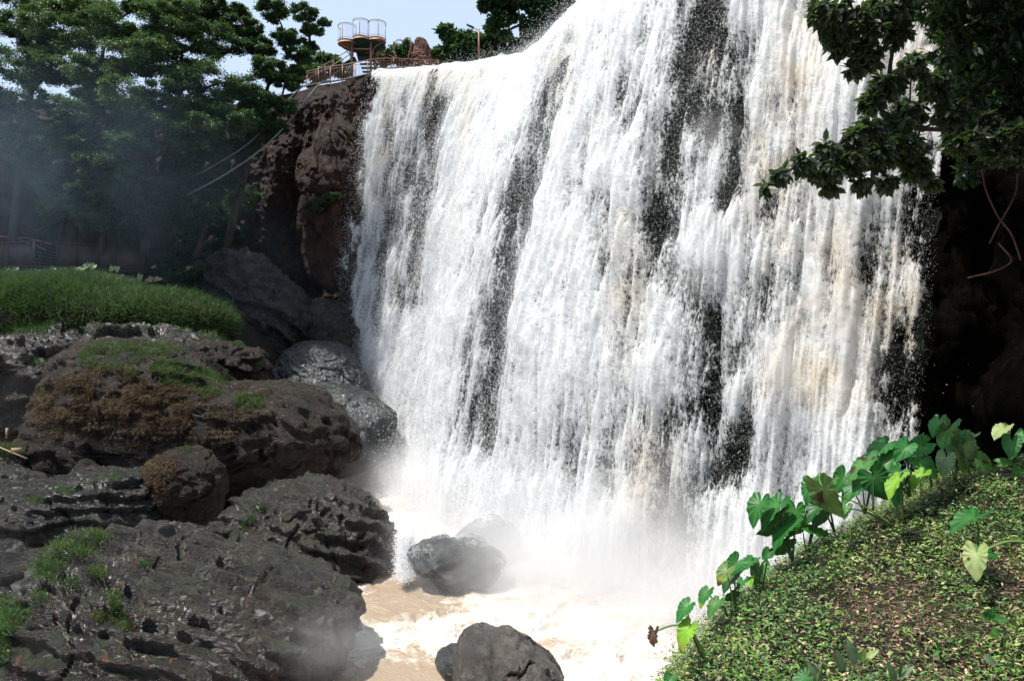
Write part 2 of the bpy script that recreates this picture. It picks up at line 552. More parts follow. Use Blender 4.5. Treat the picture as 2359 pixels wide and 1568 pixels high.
def rock(key, name, outline, D, depth, pole, level=6, mat=None, label=None, cat='boulder', group=None, kind=None,
         big=0.12, strata=None, led=0.0, ledf=1.6, scal=0.0, scalf=1.2, fine=0.03, seed=1, full=0.85, facet=0.0, parent=None, tilt=0.0):
    """closed boulder whose outline from the photographer's spot follows `outline`; D to its centre, depth = half thickness"""
    d, F = ico(level)
    px = D / FPX
    O = np.array(outline, dtype=float)
    dx, dy = (O[:, 0] - pole[0]) * px, (pole[1] - O[:, 1]) * px
    th = np.arctan2(dy, dx); rr = np.hypot(dx, dy)
    o = np.argsort(th); th, rr = th[o], rr[o]
    th = np.concatenate([th - 2 * np.pi, th, th + 2 * np.pi]); rr = np.concatenate([rr, rr, rr])
    grid = np.linspace(-np.pi, np.pi, 361)
    # straight polygon edges in polar form, lightly smoothed
    gx = np.interp(grid, th, rr)
    for k in range(2): gx = (np.roll(gx[:-1], 1) + 2 * gx[:-1] + np.roll(gx[:-1], -1)) / 4; gx = np.append(gx, gx[0])
    t = np.arctan2(d[:, 2], d[:, 0]); Rt = np.interp(t, grid, gx)
    sn = np.hypot(d[:, 0], d[:, 2]); cs = d[:, 1]
    rad = sn ** full
    c = W(pole[0], pole[1], D)
    V = np.stack([np.cos(t) * Rt * rad, cs * depth + tilt * np.sin(t) * Rt * rad, np.sin(t) * Rt * rad], 1)
    if facet:
        q = fbm(V * 0.35 / max(0.3, facet * 3) + seed * 7.7, 2, seed + 40)
        V = V * (1 + facet * np.round(q * 3)[:, None] / 3 * 0.5)
    V = V + c
    N = vnormals(V, F)
    size = float(np.mean(rr))
    h = big * size * fbm((V + seed * 31) / (size * 0.8), 3, seed)
    if led:
        sd = unit(np.array(strata, dtype=float))
        s = V @ sd * ledf + 0.9 * fbm(V * 0.45 + seed, 3, seed + 5)
        fr = s - np.floor(s)
        prof = np.where(fr < 0.22, fr / 0.22, (1 - fr) / 0.78)
        amp = 1.5 * led * (0.5 + 0.9 * np.clip(fbm(V * 0.6 + seed * 3, 2, seed + 9) + 0.3, 0, 1))
        h += amp * (prof - 0.5)
        s2 = V @ unit(sd + np.array([0.15, 0.1, 0])) * ledf * 2.7 + 1.3 * fbm(V * 1.1 + seed, 3, seed + 6)
        f2 = s2 - np.floor(s2)
        h += 0.42 * amp * (np.where(f2 < 0.2, f2 / 0.2, (1 - f2) / 0.8) - 0.5) * np.clip(0.6 + fbm(V * 0.9, 2, seed + 14), 0, 1)
    ck = np.abs(fbm(V * np.array([0.55, 0.55, 0.3]) + seed * 2, 3, seed + 50))
    h -= 0.14 * size ** 0.5 * np.exp(-(ck / 0.018) ** 2)
    if scal:
        sv = V * scalf * np.array([1.0, 1.0, 1.9]) + 0.35 * np.stack([fbm(V * 1.1, 2, seed + 11), fbm(V * 1.1 + 5, 2, seed + 12), fbm(V * 1.1 + 9, 2, seed + 13)], 1)
        h += 0.75 * scal * ridge(sv, 3, seed + 20, 0.45)
    h += fine * (ridge(V * 4.5, 3, seed + 30) + fbm(V * 9, 2, seed + 33))
    V = V + N * h[:, None]
    N = vnormals(V, F)
    o = mesh(name, V, F, mat or M_WETROCK, parent, smooth=True)
    tag(o, label, cat if kind is None else None, group, kind)
    ROCKS[key] = (V, N)
    return o


def pick(key, n, blobs, face=True, upmin=-1.0):
    """random surface points of a rock inside soft ellipses (X, Y, rx, ry[, weight]) of the view"""
    V, N = ROCKS[key]
    X, Y = proj(V)
    w = np.zeros(len(V))
    for b in blobs:
        w += (b[4] if len(b) > 4 else 1.0) * np.exp(-2.2 * (((X - b[0]) / b[2]) ** 2 + ((Y - b[1]) / b[3]) ** 2) ** 2)
    if face: w *= (np.sum(N * unit(V), axis=1) < 0.15)
    w *= N[:, 2] > upmin
    w[w < 0.05] = 0
    k = rng.choice(len(V), n, p=w / w.sum())
    return V[k] + rng.normal(size=(n, 3)) * 0.03, N[k]

# ================================================================== THE SETTING
POOL = -7.0
LIPZ = 19.35
LIP = [(-9.3, 50.2), (-6, 49.5), (-1.4, 48.2), (1.7, 47.3), (3.2, 44.8), (4.3, 41.4), (6.8, 36.8), (10, 31.5), (14, 27.5), (17.3, 25)]
BASE = [(-11.8, 49.5), (-9, 47.5), (-6.5, 43), (-4.5, 37), (-3.2, 33), (-1.5, 31), (0.8, 27), (4.0, 22.8), (7.4, 20.3), (9.8, 18.5)]
LC, BC = curve(np.array(LIP), 40), curve(np.array(BASE), 40)
_m = (LC + BC) / 2
ARC = np.concatenate([[0], np.cumsum(np.linalg.norm(np.diff(_m, axis=0), axis=1))])


def fall_point(s, v, back=0.0):
    """s metres along the fall, v 0..1 from lip to pool (negative: river above the lip)"""
    lx, ly = np.interp(s, ARC, LC[:, 0]), np.interp(s, ARC, LC[:, 1])
    bx, by = np.interp(s, ARC, BC[:, 0]), np.interp(s, ARC, BC[:, 1])
    vv = np.clip(v, 0, 1)
    h = vv ** 0.58
    x, y = lx + (bx - lx) * h, ly + (by - ly) * h
    z = LIPZ - vv * (LIPZ - POOL)
    up = np.clip(-v, 0, 1) * 30.0
    g = unit(np.stack([lx - bx, ly - by + 3.0], 1))
    x, y = x + g[:, 0] * (up + back), y + g[:, 1] * (up + back)
    # rounded shoulder
    z = z + np.clip(up * 0.02, 0, 0.4) - 0.35 * np.exp(-(v / 0.012) ** 2)
    return np.stack([x, y, z], 1)


STROKES = [
    # dark gaps where the rock shows: polyline, half width, strength
    ([(1020, 170), (1008, 300), (1000, 420), (985, 560), (965, 690)], 22, 1.05),
    ([(930, 260), (915, 450), (900, 620), (890, 760)], 24, 0.62),
    ([(960, 330), (940, 520)], 12, 0.4),
    ([(1312, 110), (1282, 220), (1245, 340), (1205, 480)], 24, 0.85),
    ([(1205, 480), (1180, 600), (1165, 740), (1150, 880), (1130, 1020)], 38, 0.85),
    ([(1640, 10), (1590, 120), (1572, 250), (1558, 380), (1535, 520)], 30, 0.95),
    ([(1655, 40), (1668, 180), (1650, 300)], 34, 0.8),
    ([(1705, 290), (1695, 380), (1680, 470)], 22, 0.8),
    ([(1545, 520), (1520, 640)], 20, 0.5),
    ([(1600, 660), (1640, 760), (1630, 930)], 36, 0.9),
    ([(1405, 470), (1412, 560), (1425, 640)], 18, 0.55),
    ([(1460, 250), (1440, 420), (1480, 600), (1470, 800)], 40, 0.28),
    ([(1740, 150), (1760, 320), (1800, 480)], 40, 0.3),
    ([(1900, 430), (1860, 560), (1830, 640)], 40, 0.35),
    ([(2040, 420), (2010, 600), (1960, 720)], 50, 0.4),
    ([(1725, 1000), (1700, 1050), (1672, 1100)], 26, 0.85),
    ([(1760, 680), (1740, 820), (1770, 900)], 36, 0.4),
    ([(1520, 980), (1500, 1150), (1480, 1300)], 60, 0.42),
    ([(1600, 1000), (1590, 1150), (1560, 1350)], 46, 0.45),
    ([(1370, 900), (1360, 1060), (1380, 1250)], 36, 0.4),
    ([(1230, 900), (1240, 1080)], 40, 0.2),
    ([(1100, 640), (1090, 800), (1080, 1000)], 30, 0.22),
    ([(1500, 30), (1470, 160), (1500, 300)], 30, 0.25),
    ([(2140, 560), (2120, 760), (2100, 930)], 46, 0.55),
    ([(2230, 420), (2190, 640), (2150, 900)], 34, 0.8),
    ([(850, 220), (838, 420), (815, 640), (795, 820)], 14, 0.5),
]


def density(V, extra=0.0):
    X, Y = proj(V)
    d = np.ones(len(V))
    for pl, w, st in STROKES:
        best = np.full(len(V), 9e9)
        for a, b in zip(pl[:-1], pl[1:]):
            ax, ay, bx, by = *a, *b
            L2 = (bx - ax) ** 2 + (by - ay) ** 2
            t = np.clip(((X - ax) * (bx - ax) + (Y - ay) * (by - ay)) / L2, 0, 1)
            q = np.hypot(X - ax - t * (bx - ax), Y - ay - t * (by - ay))
            best = np.minimum(best, q)
        d -= 1.22 * st * np.exp(-(best / (w * 1.5)) ** 2)
    return d


def water_mat(name, cut, seed, fine=1.0):
    m = NT(name)
    fl = m.n('Attribute', attribute_name='flow').outputs['Vector']
    de = m.n('Attribute', attribute_name='thick').outputs['Fac']
    cr = m.n('Attribute', attribute_name='silt').outputs['Fac']
    o = m.n('Mapping'); o.inputs['Location'].default_value = (seed, seed * 3.1, 0); o.inputs['Scale'].default_value = (1, 0.38, 1)
    m.l(fl, o.inputs[0]); f = o.outputs[0]
    n1 = m.noise(f, 2.2, 3, 0.6, 0.8)
    n2 = m.noise(f, 11.0 * fine, 3, 0.8, 0.2)
    s = m.math('ADD', m.math('MULTIPLY', m.math('SUBTRACT', n1, 0.5), 1.0), m.math('MULTIPLY', m.math('SUBTRACT', n2, 0.5), 3.0))
    a = m.math('ADD', de, s)
    al = m.mapr(a, cut - 0.30, cut + 0.40)
    n3 = m.noise(m.scale(f, (1, 0.3, 1)), 16.0, 3, 0.7)
    col = m.mix(m.math('ADD', m.mapr(n2, 0.35, 0.7, 0.0, 0.6), m.mapr(n3, 0.4, 0.7, 0.0, 0.5)), (0.95, 0.955, 0.95), (0.60, 0.625, 0.64))
    col = m.mix(cr, col, (0.80, 0.71, 0.57))
    m.l(col, m.p.inputs['Base Color'])
    m.p.inputs['Roughness'].default_value = 0.5
    m.bump(m.math('ADD', m.math('MULTIPLY', n1, 0.2), m.math('MULTIPLY', n2, 0.9)), 0.08, 0.06)
    tl = m.n('BsdfTranslucent'); m.l(col, tl.inputs['Color'])
    mx = m.n('MixShader'); mx.inputs[0].default_value = 0.5
    m.l(m.p.outputs[0], mx.inputs[1]); m.l(tl.outputs[0], mx.inputs[2])
    tr = m.n('BsdfTransparent')
    m2 = m.n('MixShader'); m.l(al, m2.inputs[0]); m.l(tr.outputs[0], m2.inputs[1]); m.l(mx.outputs[0], m2.inputs[2])
    m.l(m2.outputs[0], m.out.inputs['Surface'])
    return m.m


SILT = [(1010, 190, 60, 60), (1130, 160, 50, 40), (1090, 330, 16, 160), (900, 330, 18, 160), (1640, 120, 30, 100), (1780, 420, 60, 160), (1860, 180, 60, 170), (1990, 640, 140, 120), (2110, 120, 70, 260),
        (2090, 800, 60, 160), (1470, 700, 40, 160), (1500, 1100, 60, 120), (1850, 820, 60, 90), (1310, 200, 26, 120), (1900, 880, 120, 90)]


def silt_at(V, seed=3):
    X, Y = proj(V)
    d = np.zeros(len(V))
    for x, y, a, b in SILT: d += np.exp(-((X - x) / a) ** 2 - ((Y - y) / b) ** 2)
    return np.clip(d, 0, 1) * np.clip(0.5 + 0.9 * fbm(V * 0.8, 3, seed), 0.0, 1) * 0.9


def sheet(name, ns, nv, off, seed, cut, mat, dmul=1.0, dadd=0.0, s0=0.0, s1=None, parent=None):
    s1 = ARC[-1] if s1 is None else s1
    s = np.linspace(s0, s1, ns)
    v = np.concatenate([np.linspace(-1, 0, 26)[:-1] ** 3, np.linspace(0, 1, nv) ** 1.12])
    Sg, Vg = np.meshgrid(s, v, indexing='ij')
    Sf, Vf = Sg.ravel(), Vg.ravel()
    P = fall_point(Sf, Vf)
    G = P.reshape(ns, len(v), 3)
    N = unit(np.cross(np.gradient(G, axis=0).reshape(-1, 3), np.gradient(G, axis=1).reshape(-1, 3)))
    N *= np.sign(-N[:, 1:2] + 1e-6)
    fall = np.clip(Vf, -0.3, 1) * 26.7
    fl = np.stack([Sf, fall, np.zeros(len(Sf))], 1)
    q = fl * np.array([1, 1, 0]) + np.array([seed * 11.0, seed * 5.0, seed])
    st = fbm(q * [0.55, 0.07, 1], 4, seed)
    cl = fbm(q * [1.2, 0.38, 1], 4, seed + 3)
    sk = fbm(q * [4.5, 0.35, 1], 3, seed + 9)
    fi = fbm(q * [3.5, 2.4, 1], 3, seed + 6)
    grow = sstep(0.0, 0.25, np.clip(Vf, 0, 1))
    de = density(P) if dmul else np.ones(len(P))
    h = off + (0.80 * st + 0.22 * cl) * (0.25 + 0.75 * grow) + 0.20 * sk * grow + 0.015 * fi + 0.25 * (de - 1) * grow
    V = P + N * h[:, None] + rng.normal(size=P.shape) * 0.006
    d = 1 - (1 - de) * 0.8 * dmul + dadd + 0.60 * st + 0.85 * cl + 0.42 * sk + 0.10 * fi
    # ragged ends of the sheet
    e = np.minimum(Sf - s0, (s1 - Sf)) / 0.9 + 0.8 * cl + 0.5 * fi
    d = np.where(e < 1, d - 1.6 * (1 - np.clip(e, -1, 1)) ** 1.0, d)
    d += 0.9 * np.exp(-(np.maximum(Vf, 0) / 0.035) ** 2)
    n2 = len(v)
    i = np.arange(ns - 1)[:, None] * n2 + np.arange(n2 - 1)[None]
    i = i.ravel()
    F = np.stack([i, i + n2, i + n2 + 1, i + 1], 1)
    o = mesh(name, V, F, mat, parent, smooth=True, attrs={'flow': fl, 'thick': d, 'silt': silt_at(P, seed)})
    return o, V, N, d, P


FAST = False
wf = empty('waterfall', (0, 40, POOL), 'broad white waterfall pouring over the cliff into the brown pool', 'waterfall')
tag(wf, kind='structure')
M_WATER = water_mat('falling_water', 0.56, 0.0)
M_WATERB = water_mat('falling_water_behind', 0.64, 37.0, 1.2)
_, WV, WN, WD, WP = sheet('water_curtain', 1050, 860, 0.7, 1, 0.6, M_WATER, 1.1, 0.14, parent=wf)
sheet('water_curtain', 520, 480, 0.2, 2, 0.6, M_WATERB, 0.9, -0.08, parent=wf)

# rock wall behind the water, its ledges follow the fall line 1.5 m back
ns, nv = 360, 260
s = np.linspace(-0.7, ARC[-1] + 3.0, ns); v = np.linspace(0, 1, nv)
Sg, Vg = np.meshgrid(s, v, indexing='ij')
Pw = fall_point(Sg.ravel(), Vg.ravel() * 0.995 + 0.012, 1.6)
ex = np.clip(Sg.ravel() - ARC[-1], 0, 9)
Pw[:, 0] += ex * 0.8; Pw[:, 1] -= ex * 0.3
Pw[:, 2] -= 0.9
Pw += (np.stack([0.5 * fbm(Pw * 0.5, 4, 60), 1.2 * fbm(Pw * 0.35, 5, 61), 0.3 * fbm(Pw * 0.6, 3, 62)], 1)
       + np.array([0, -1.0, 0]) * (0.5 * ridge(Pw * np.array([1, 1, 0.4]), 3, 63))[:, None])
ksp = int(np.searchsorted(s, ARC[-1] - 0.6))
for a_, b_, mt_ in ((0, ksp + 1, M_WALL), (ksp, ns, M_DARKCLIFF)):  # right end takes the darker copy, tree shade put into its colour
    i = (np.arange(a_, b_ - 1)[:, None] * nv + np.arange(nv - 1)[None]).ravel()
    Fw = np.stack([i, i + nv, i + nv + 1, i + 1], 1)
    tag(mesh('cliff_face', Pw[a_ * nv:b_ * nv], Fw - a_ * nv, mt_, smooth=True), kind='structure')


def grid_surface(name, G, mat, kind='structure', **kw):
    a, b = G.shape[:2]
    i = (np.arange(a - 1)[:, None] * b + np.arange(b - 1)[None]).ravel()
    return tag(mesh(name, G.reshape(-1, 3), np.stack([i, i + b, i + b + 1, i + 1], 1), mat, smooth=True, **kw), kind=kind)


# cliff left of the fall: rim points seen in the photograph, face leaning out over a dark hollow
RIM = [(1010, 160, 50.6), (905, 163, 50.6), (870, 168, 50.3), (820, 180, 50.2), (780, 192, 50.4), (735, 200, 50.8), (690, 212, 51.5), (640, 222, 52.5), (560, 240, 54), (430, 250, 55),
       (250, 250, 54), (50, 240, 50), (-200, 230, 46), (-500, 220, 40), (-1100, 200, 32)]
RC = curve([W(*p) for p in RIM], 34)
nr, nh = len(RC), 320
t = np.linspace(0, 1, nh)
G = np.zeros((nr, nh, 3))
tang = unit(np.gradient(RC[:, :2], axis=0))
nrm = np.stack([-tang[:, 1], tang[:, 0]], 1)
nrm *= -np.sign(nrm[:, 1:2])
for k in range(nh):
    zz = RC[:, 2] + (POOL - 2 - RC[:, 2]) * t[k]
    inset = 0.3 * math.sin(t[k] * 3) - 3.6 * sstep(0.12, 0.75, t[k]) + 1.2 * sstep(0.75, 1, t[k])
    G[:, k, 0] = RC[:, 0] + nrm[:, 0] * inset
    G[:, k, 1] = RC[:, 1] + nrm[:, 1] * inset
    G[:, k, 2] = zz
Pf = G.reshape(-1, 3)
amp = sstep(0.0, 0.06, np.tile(t, nr))
hh = 1.5 * fbm(Pf * [0.22, 0.22, 0.12], 4, 70) + 0.38 * ridge(Pf * [0.6, 0.6, 0.16], 4, 71) + 0.22 * ridge(Pf * 1.8, 3, 72) + 0.08 * fbm(Pf * 5, 2, 73)
Pf = Pf + np.stack([np.repeat(nrm[:, 0], nh), np.repeat(nrm[:, 1], nh), np.zeros(nr * nh)], 1) * (hh * (0.25 + 0.75 * amp))[:, None]
CLIFFG = Pf.reshape(nr, nh, 3)
grid_surface('cliff', CLIFFG, M_CLIFF)

# plateau above the cliff, back to the skyline
ny = 60
back = np.concatenate([np.linspace(0, 8, 40), np.linspace(9, 160, 20)])
G = np.zeros((nr, ny, 3))
for k in range(ny):
    G[:, k, 0] = RC[:, 0] * (1 + back[k] * 0.004)
    G[:, k, 1] = RC[:, 1] + back[k] - 0.1
    G[:, k, 2] = RC[:, 2] - 0.02 + 0.25 * fbm(np.stack([RC[:, 0] * .5, np.full(nr, back[k] * .5), np.zeros(nr)], 1), 3, 80) * min(1, back[k]) - 0.01 * back[k]
grid_surface('plateau', G, M_EARTH)

# right cliff, shade put into its near-black colour, leaning out at the top
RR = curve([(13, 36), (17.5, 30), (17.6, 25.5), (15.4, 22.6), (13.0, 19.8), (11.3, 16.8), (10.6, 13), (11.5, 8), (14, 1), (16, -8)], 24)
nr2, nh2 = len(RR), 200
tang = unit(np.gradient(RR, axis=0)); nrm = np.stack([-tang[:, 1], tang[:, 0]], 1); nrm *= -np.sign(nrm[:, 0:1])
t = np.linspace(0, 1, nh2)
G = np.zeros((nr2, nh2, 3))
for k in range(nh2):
    out = -0.6 + 2.2 * sstep(0.5, 1, t[k]) + 0.4 * math.sin(t[k] * 7)  # outward lean above the frame added to shade the face
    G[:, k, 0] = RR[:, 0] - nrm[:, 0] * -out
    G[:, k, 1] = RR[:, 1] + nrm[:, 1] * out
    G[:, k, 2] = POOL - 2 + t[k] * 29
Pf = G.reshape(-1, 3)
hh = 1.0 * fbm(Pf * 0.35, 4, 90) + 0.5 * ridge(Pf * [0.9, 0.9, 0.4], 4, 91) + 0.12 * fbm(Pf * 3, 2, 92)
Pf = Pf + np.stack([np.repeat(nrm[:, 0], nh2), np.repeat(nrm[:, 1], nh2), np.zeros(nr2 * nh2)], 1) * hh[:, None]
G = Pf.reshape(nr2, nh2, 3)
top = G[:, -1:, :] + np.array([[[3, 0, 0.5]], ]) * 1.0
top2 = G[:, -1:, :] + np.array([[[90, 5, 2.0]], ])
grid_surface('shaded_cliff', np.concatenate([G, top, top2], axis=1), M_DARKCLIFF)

# slope of earth under the left cliff
xs = np.linspace(-60, -4, 200); ys = np.linspace(24, 60, 150)
X, Y = np.meshgrid(xs, ys, indexing='ij')
hz = POOL - 1.2 + 12.6 * sstep(29, 47, Y) * sstep(-8, -18, X) + 2.5 * sstep(44, 56, Y)
hz += 0.5 * fbm(np.stack([X.ravel() * .3, Y.ravel() * .3, X.ravel() * 0], 1), 4, 100).reshape(X.shape)
HILL = (xs, ys, hz)
grid_surface('hillside', np.stack([X, Y, hz], 2), M_EARTH)

# ground sheet
tag(mesh('ground', [(-900, -900, -9.5), (900, -900, -9.5), (900, 900, -9.5), (-900, 900, -9.5)], [(0, 1, 2, 3)], M_EARTH), kind='structure')

# pool and river
xs = np.concatenate([np.linspace(-60, -14, 40)[:-1], np.linspace(-14, 12, 820), np.linspace(12, 26, 40)[1:]])
ys = np.concatenate([np.linspace(-60, 12, 40)[:-1], 12 * (54 / 12) ** np.linspace(0, 1, 900)])
X, Y = np.meshgrid(xs, ys, indexing='ij')
P = np.stack([X.ravel(), Y.ravel(), np.zeros(X.size)], 1)
wp = P + 0.9 * np.stack([fbm(P * 0.5, 3, 110), fbm(P * 0.5, 3, 111), 0 * P[:, 0]], 1)
PX, PY = proj(P + [0, 0, POOL])
PX = np.where(P[:, 1] > 1, PX, 0); PY = np.where(P[:, 1] > 1, PY, 9999)
base = np.zeros(len(P))
for x, y, a, b, w in [(960, 1345, 150, 55, 1.0), (1000, 1400, 120, 26, 0.5), (960, 1560, 160, 48, 1.15), (880, 1400, 60, 40, 0.5), (1150, 1500, 120, 26, 0.45), (860, 1560, 60, 26, .3),
                      (1040, 1620, 260, 60, 0.8)]:
    base += w * np.exp(-((PX - x) / a) ** 2 - ((PY - y) / b) ** 2)
base += 0.8 * sstep(10, 3, P[:, 1])
# distance in front of the fall's foot
bs = BC
dist = np.min(np.hypot(P[:, 0:1] - bs[None, ::12, 0], P[:, 1:2] - bs[None, ::12, 1]), axis=1)
foam = 0.95 - base * 0.95 + 0.55 * np.exp(-dist / 5.0)
sw = ridge(wp * [0.55, 0.8, 1], 4, 112, 0.6)
foam += 0.75 * (sw - 0.40) + 0.28 * fbm(wp * 2.0, 4, 113, 0.65)
wav = (0.12 + 0.5 * np.exp(-dist / 4)) * fbm(wp * [0.5, 0.8, 1], 4, 114) + 0.10 * ridge(wp * [1.2, 1.9, 1], 3, 115) + 0.05 * fbm(wp * 4, 2, 116)
wav *= np.where(P[:, 1] < 60, 1 - 0.75 * np.clip(base, 0, 1), 1)
P[:, 2] = POOL + wav
m = NT('churned_pool_water'); p = m.pos()
fo = m.n('Attribute', attribute_name='foam').outputs['Fac']
n1 = m.noise(m.scale(p, (1, 1.6, 1)), 3.5, 6, 0.7, 1.2)
a = m.mapr(m.math('ADD', fo, m.math('MULTIPLY', m.math('SUBTRACT', n1, 0.5), 1.9)), 0.42, 1.15)
m.l(m.mix(a, (0.33, 0.255, 0.18), (0.60, 0.56, 0.50)), m.p.inputs['Base Color'])
m.l(m.mapr(a, 0, 1, 0.12, 0.6), m.p.inputs['Roughness'])
m.bump(m.math('ADD', n1, m.noise(p, 14, 3, 0.6)), 0.5, 0.10)
nx, nyy = len(xs), len(ys)
i = (np.arange(nx - 1)[:, None] * nyy + np.arange(nyy - 1)[None]).ravel()
tag(mesh('pool_water', P, np.stack([i, i + nyy, i + nyy + 1, i + 1], 1), m.m, smooth=True, attrs={'foam': foam}), kind='structure')

# ================================================================== BOULDERS
rock('A', 'boulder', [(-160, 1500), (-60, 1440), (30, 1395), (80, 1350), (120, 1290), (180, 1250), (260, 1238), (340, 1250), (430, 1278), (540, 1300), (640, 1325), (720, 1345), (790, 1378), (818, 1405),
     (808, 1470), (780, 1530), (720, 1590), (600, 1680), (300, 1780), (-100, 1750)], 17.2, 3.6, (380, 1440), 7, M_NEARROCK,
     'huge scalloped dark boulder at the bottom left, with grass on its upper left shoulder', big=0.04, strata=(0.32, 0.55, 1), led=0.20, ledf=2.3, scal=0.10, scalf=1.5, fine=0.030, seed=1, full=0.8, tilt=0.12)
rock('B', 'boulder', [(478, 1275), (498, 1225), (528, 1195), (548, 1145), (600, 1128), (660, 1122), (705, 1112), (775, 1122), (820, 1150), (870, 1195), (905, 1232), (926, 1275), (925, 1310), (890, 1345), (800, 1380),
     (700, 1400), (560, 1380), (500, 1330)], 25.5, 2.9, (700, 1240), 7, M_NEARROCK,
     'rounded wet dark boulder beside the brown pool, in the middle of the rock heap', big=0.07, strata=(0.35, 0.4, 1), led=0.20, ledf=1.9, scal=0.20, scalf=1.15, fine=0.030, seed=2, full=0.82, tilt=0.0)
rock('C', 'boulder', [(-120, 1130), (0, 1122), (100, 1112), (190, 1095), (270, 1085), (320, 1100), (350, 1145), (372, 1180), (368, 1225), (330, 1260), (230, 1290), (60, 1350), (-120, 1400)], 26.5, 3.2, (140, 1190), 7, M_WETROCK,
     'long low layered dark rock at the left edge, above the scalloped boulder', big=0.06, strata=(0.05, 0.1, 1), led=0.16, ledf=2.2, scal=0.12, scalf=1.1, fine=0.035, seed=3, full=0.78, tilt=-0.15)
rock('D', 'boulder', [(318, 1120), (332, 1090), (365, 1060), (395, 1038), (430, 1027), (470, 1040), (510, 1075), (518, 1110), (512, 1150), (480, 1200), (420, 1225), (380, 1205), (345, 1170), (322, 1140)], 27.5, 1.35, (415, 1115), 6,
     M_BROWNROCK, 'small rough boulder with brown growth on its left side, under the great grassy boulder', big=0.07, scal=0.14, scalf=1.5, fine=0.035, seed=4, full=0.8)
rock('E', 'boulder', [(40, 1075), (48, 1030), (70, 985), (90, 930), (120, 880), (140, 835), (190, 800), (215, 788), (260, 790), (330, 792), (400, 800), (450, 812), (490, 845), (515, 878), (600, 882), (680, 893), (735, 905),
     (770, 935), (800, 965), (822, 1010), (818, 1045), (795, 1075), (745, 1098), (700, 1112), (620, 1122), (560, 1140), (480, 1150), (380, 1140), (280, 1120), (200, 1110), (100, 1110)], 33, 3.9, (420, 985), 7, M_BROWNROCK,
     'great brown boulder with grass on top and dry growth on its face', big=0.05, strata=(0.1, 0.1, 1), led=0.16, ledf=1.3, scal=0.14, scalf=0.9, fine=0.05, seed=5, full=0.72, tilt=0.05)
rock('F', 'boulder', [(640, 905), (700, 885), (770, 888), (830, 905), (880, 935), (908, 955), (905, 1010), (892, 1050), (850, 1075), (780, 1085), (700, 1050), (650, 980)], 40, 2.6, (790, 970), 6, M_GREYROCK,
     'smooth dark grey rock sloping to the foot of the fall, behind the great boulder', big=0.05, scal=0.12, scalf=1.0, fine=0.04, seed=6, full=0.8, tilt=0.5)
rock('G', 'boulder', [(622, 880), (640, 830), (665, 800), (700, 788), (750, 785), (790, 800), (830, 850), (850, 920), (800, 960), (700, 950), (640, 920)], 44.5, 2.3, (735, 870), 7, M_GREYROCK,
     'dark boulder covered in white sun glints, left of the fall', big=0.06, scal=0.16, scalf=1.7, fine=0.06, seed=7, full=0.8, tilt=0.4)
rock('K', 'boulder', [(946, 1280), (958, 1262), (985, 1256), (1050, 1254), (1110, 1256), (1150, 1266), (1168, 1290), (1160, 1318), (1130, 1336), (1080, 1340), (1015, 1332), (975, 1312), (952, 1296)], 23.2, 1.0, (1060, 1300), 6, M_GREYROCK,
     'flat topped wet dark rock with thin white water running over it', big=0.05, facet=0.25, strata=(-0.6, 0.3, 1), led=0.12, ledf=1.3, scal=0.08, scalf=1.2, fine=0.02, seed=8, full=0.6, tilt=0.5)
rock('O2', 'boulder', [(-140, 1290), (-40, 1275), (60, 1270), (120, 1300), (130, 1380), (60, 1460), (-140, 1480)], 21.5, 1.4, (0, 1350), 5, M_WETROCK,  # filler rock added where the gap is only dark
     'dark filler rock added to darken the gap behind the scalloped boulder, at the left edge', big=0.06, strata=(0, 0, 1), led=0.1, ledf=2, scal=0.1, fine=0.03, seed=29)
rock('K2', 'boulder', [(1050, 1232), (1080, 1216), (1115, 1206), (1160, 1208), (1195, 1226), (1200, 1250), (1120, 1260), (1060, 1250)], 26.5, 1.2, (1125, 1215), 6, M_GREYROCK,
     'dark rock half hidden by spray, just behind the flat topped wet rock', big=0.08, scal=0.08, fine=0.03, seed=9)
rock('L1', 'boulder', [(700, 1120), (725, 1108), (770, 1106), (800, 1112), (810, 1130), (800, 1165), (740, 1170), (705, 1150)], 36, 1.0, (757, 1135), 5, M_GREYROCK,
     'small dark rock peeping out under the overhang of the great grassy boulder', big=0.08, scal=0.06, fine=0.03, seed=10)
rock('L2', 'boulder', [(785, 1150), (805, 1130), (840, 1135), (865, 1150), (880, 1168), (860, 1182), (820, 1190), (790, 1175)], 34, 0.8, (828, 1158), 5, M_GREYROCK,
     'low dark rock washed by foam, right of the rounded wet boulder', big=0.08, scal=0.06, fine=0.03, seed=11)
rock('M', 'boulder', [(1052, 1490), (1062, 1475), (1100, 1457), (1125, 1460), (1140, 1466), (1170, 1462), (1200, 1478), (1240, 1500), (1275, 1522), (1300, 1560), (1310, 1640), (1250, 1720), (1120, 1720), (1060, 1640), (1050, 1540)], 15.2, 1.0,
     (1165, 1560), 6, M_WASHED, 'angular brown and grey rock in the foaming water at the bottom edge', big=0.06, facet=0.35, scal=0.04, scalf=1.5, fine=0.015, seed=12, full=0.75, tilt=0.3)
rock('M2', 'boulder', [(1005, 1520), (1030, 1495), (1058, 1490), (1085, 1505), (1090, 1545), (1055, 1565), (1015, 1545)], 16, 0.5, (1045, 1525), 5, M_GREYROCK,
     'small dark rock awash, left of the angular brown rock', big=0.1, scal=0.04, fine=0.02, seed=13)
rock('N', 'boulder', [(172, 1110), (176, 1075), (192, 1058), (212, 1070), (235, 1100), (250, 1125), (220, 1140), (180, 1130)], 28.5, 0.6, (208, 1100), 5, M_BROWNROCK,
     'small pointed brown rock standing in the dark gap on the left', big=0.08, scal=0.06, fine=0.03, seed=14)
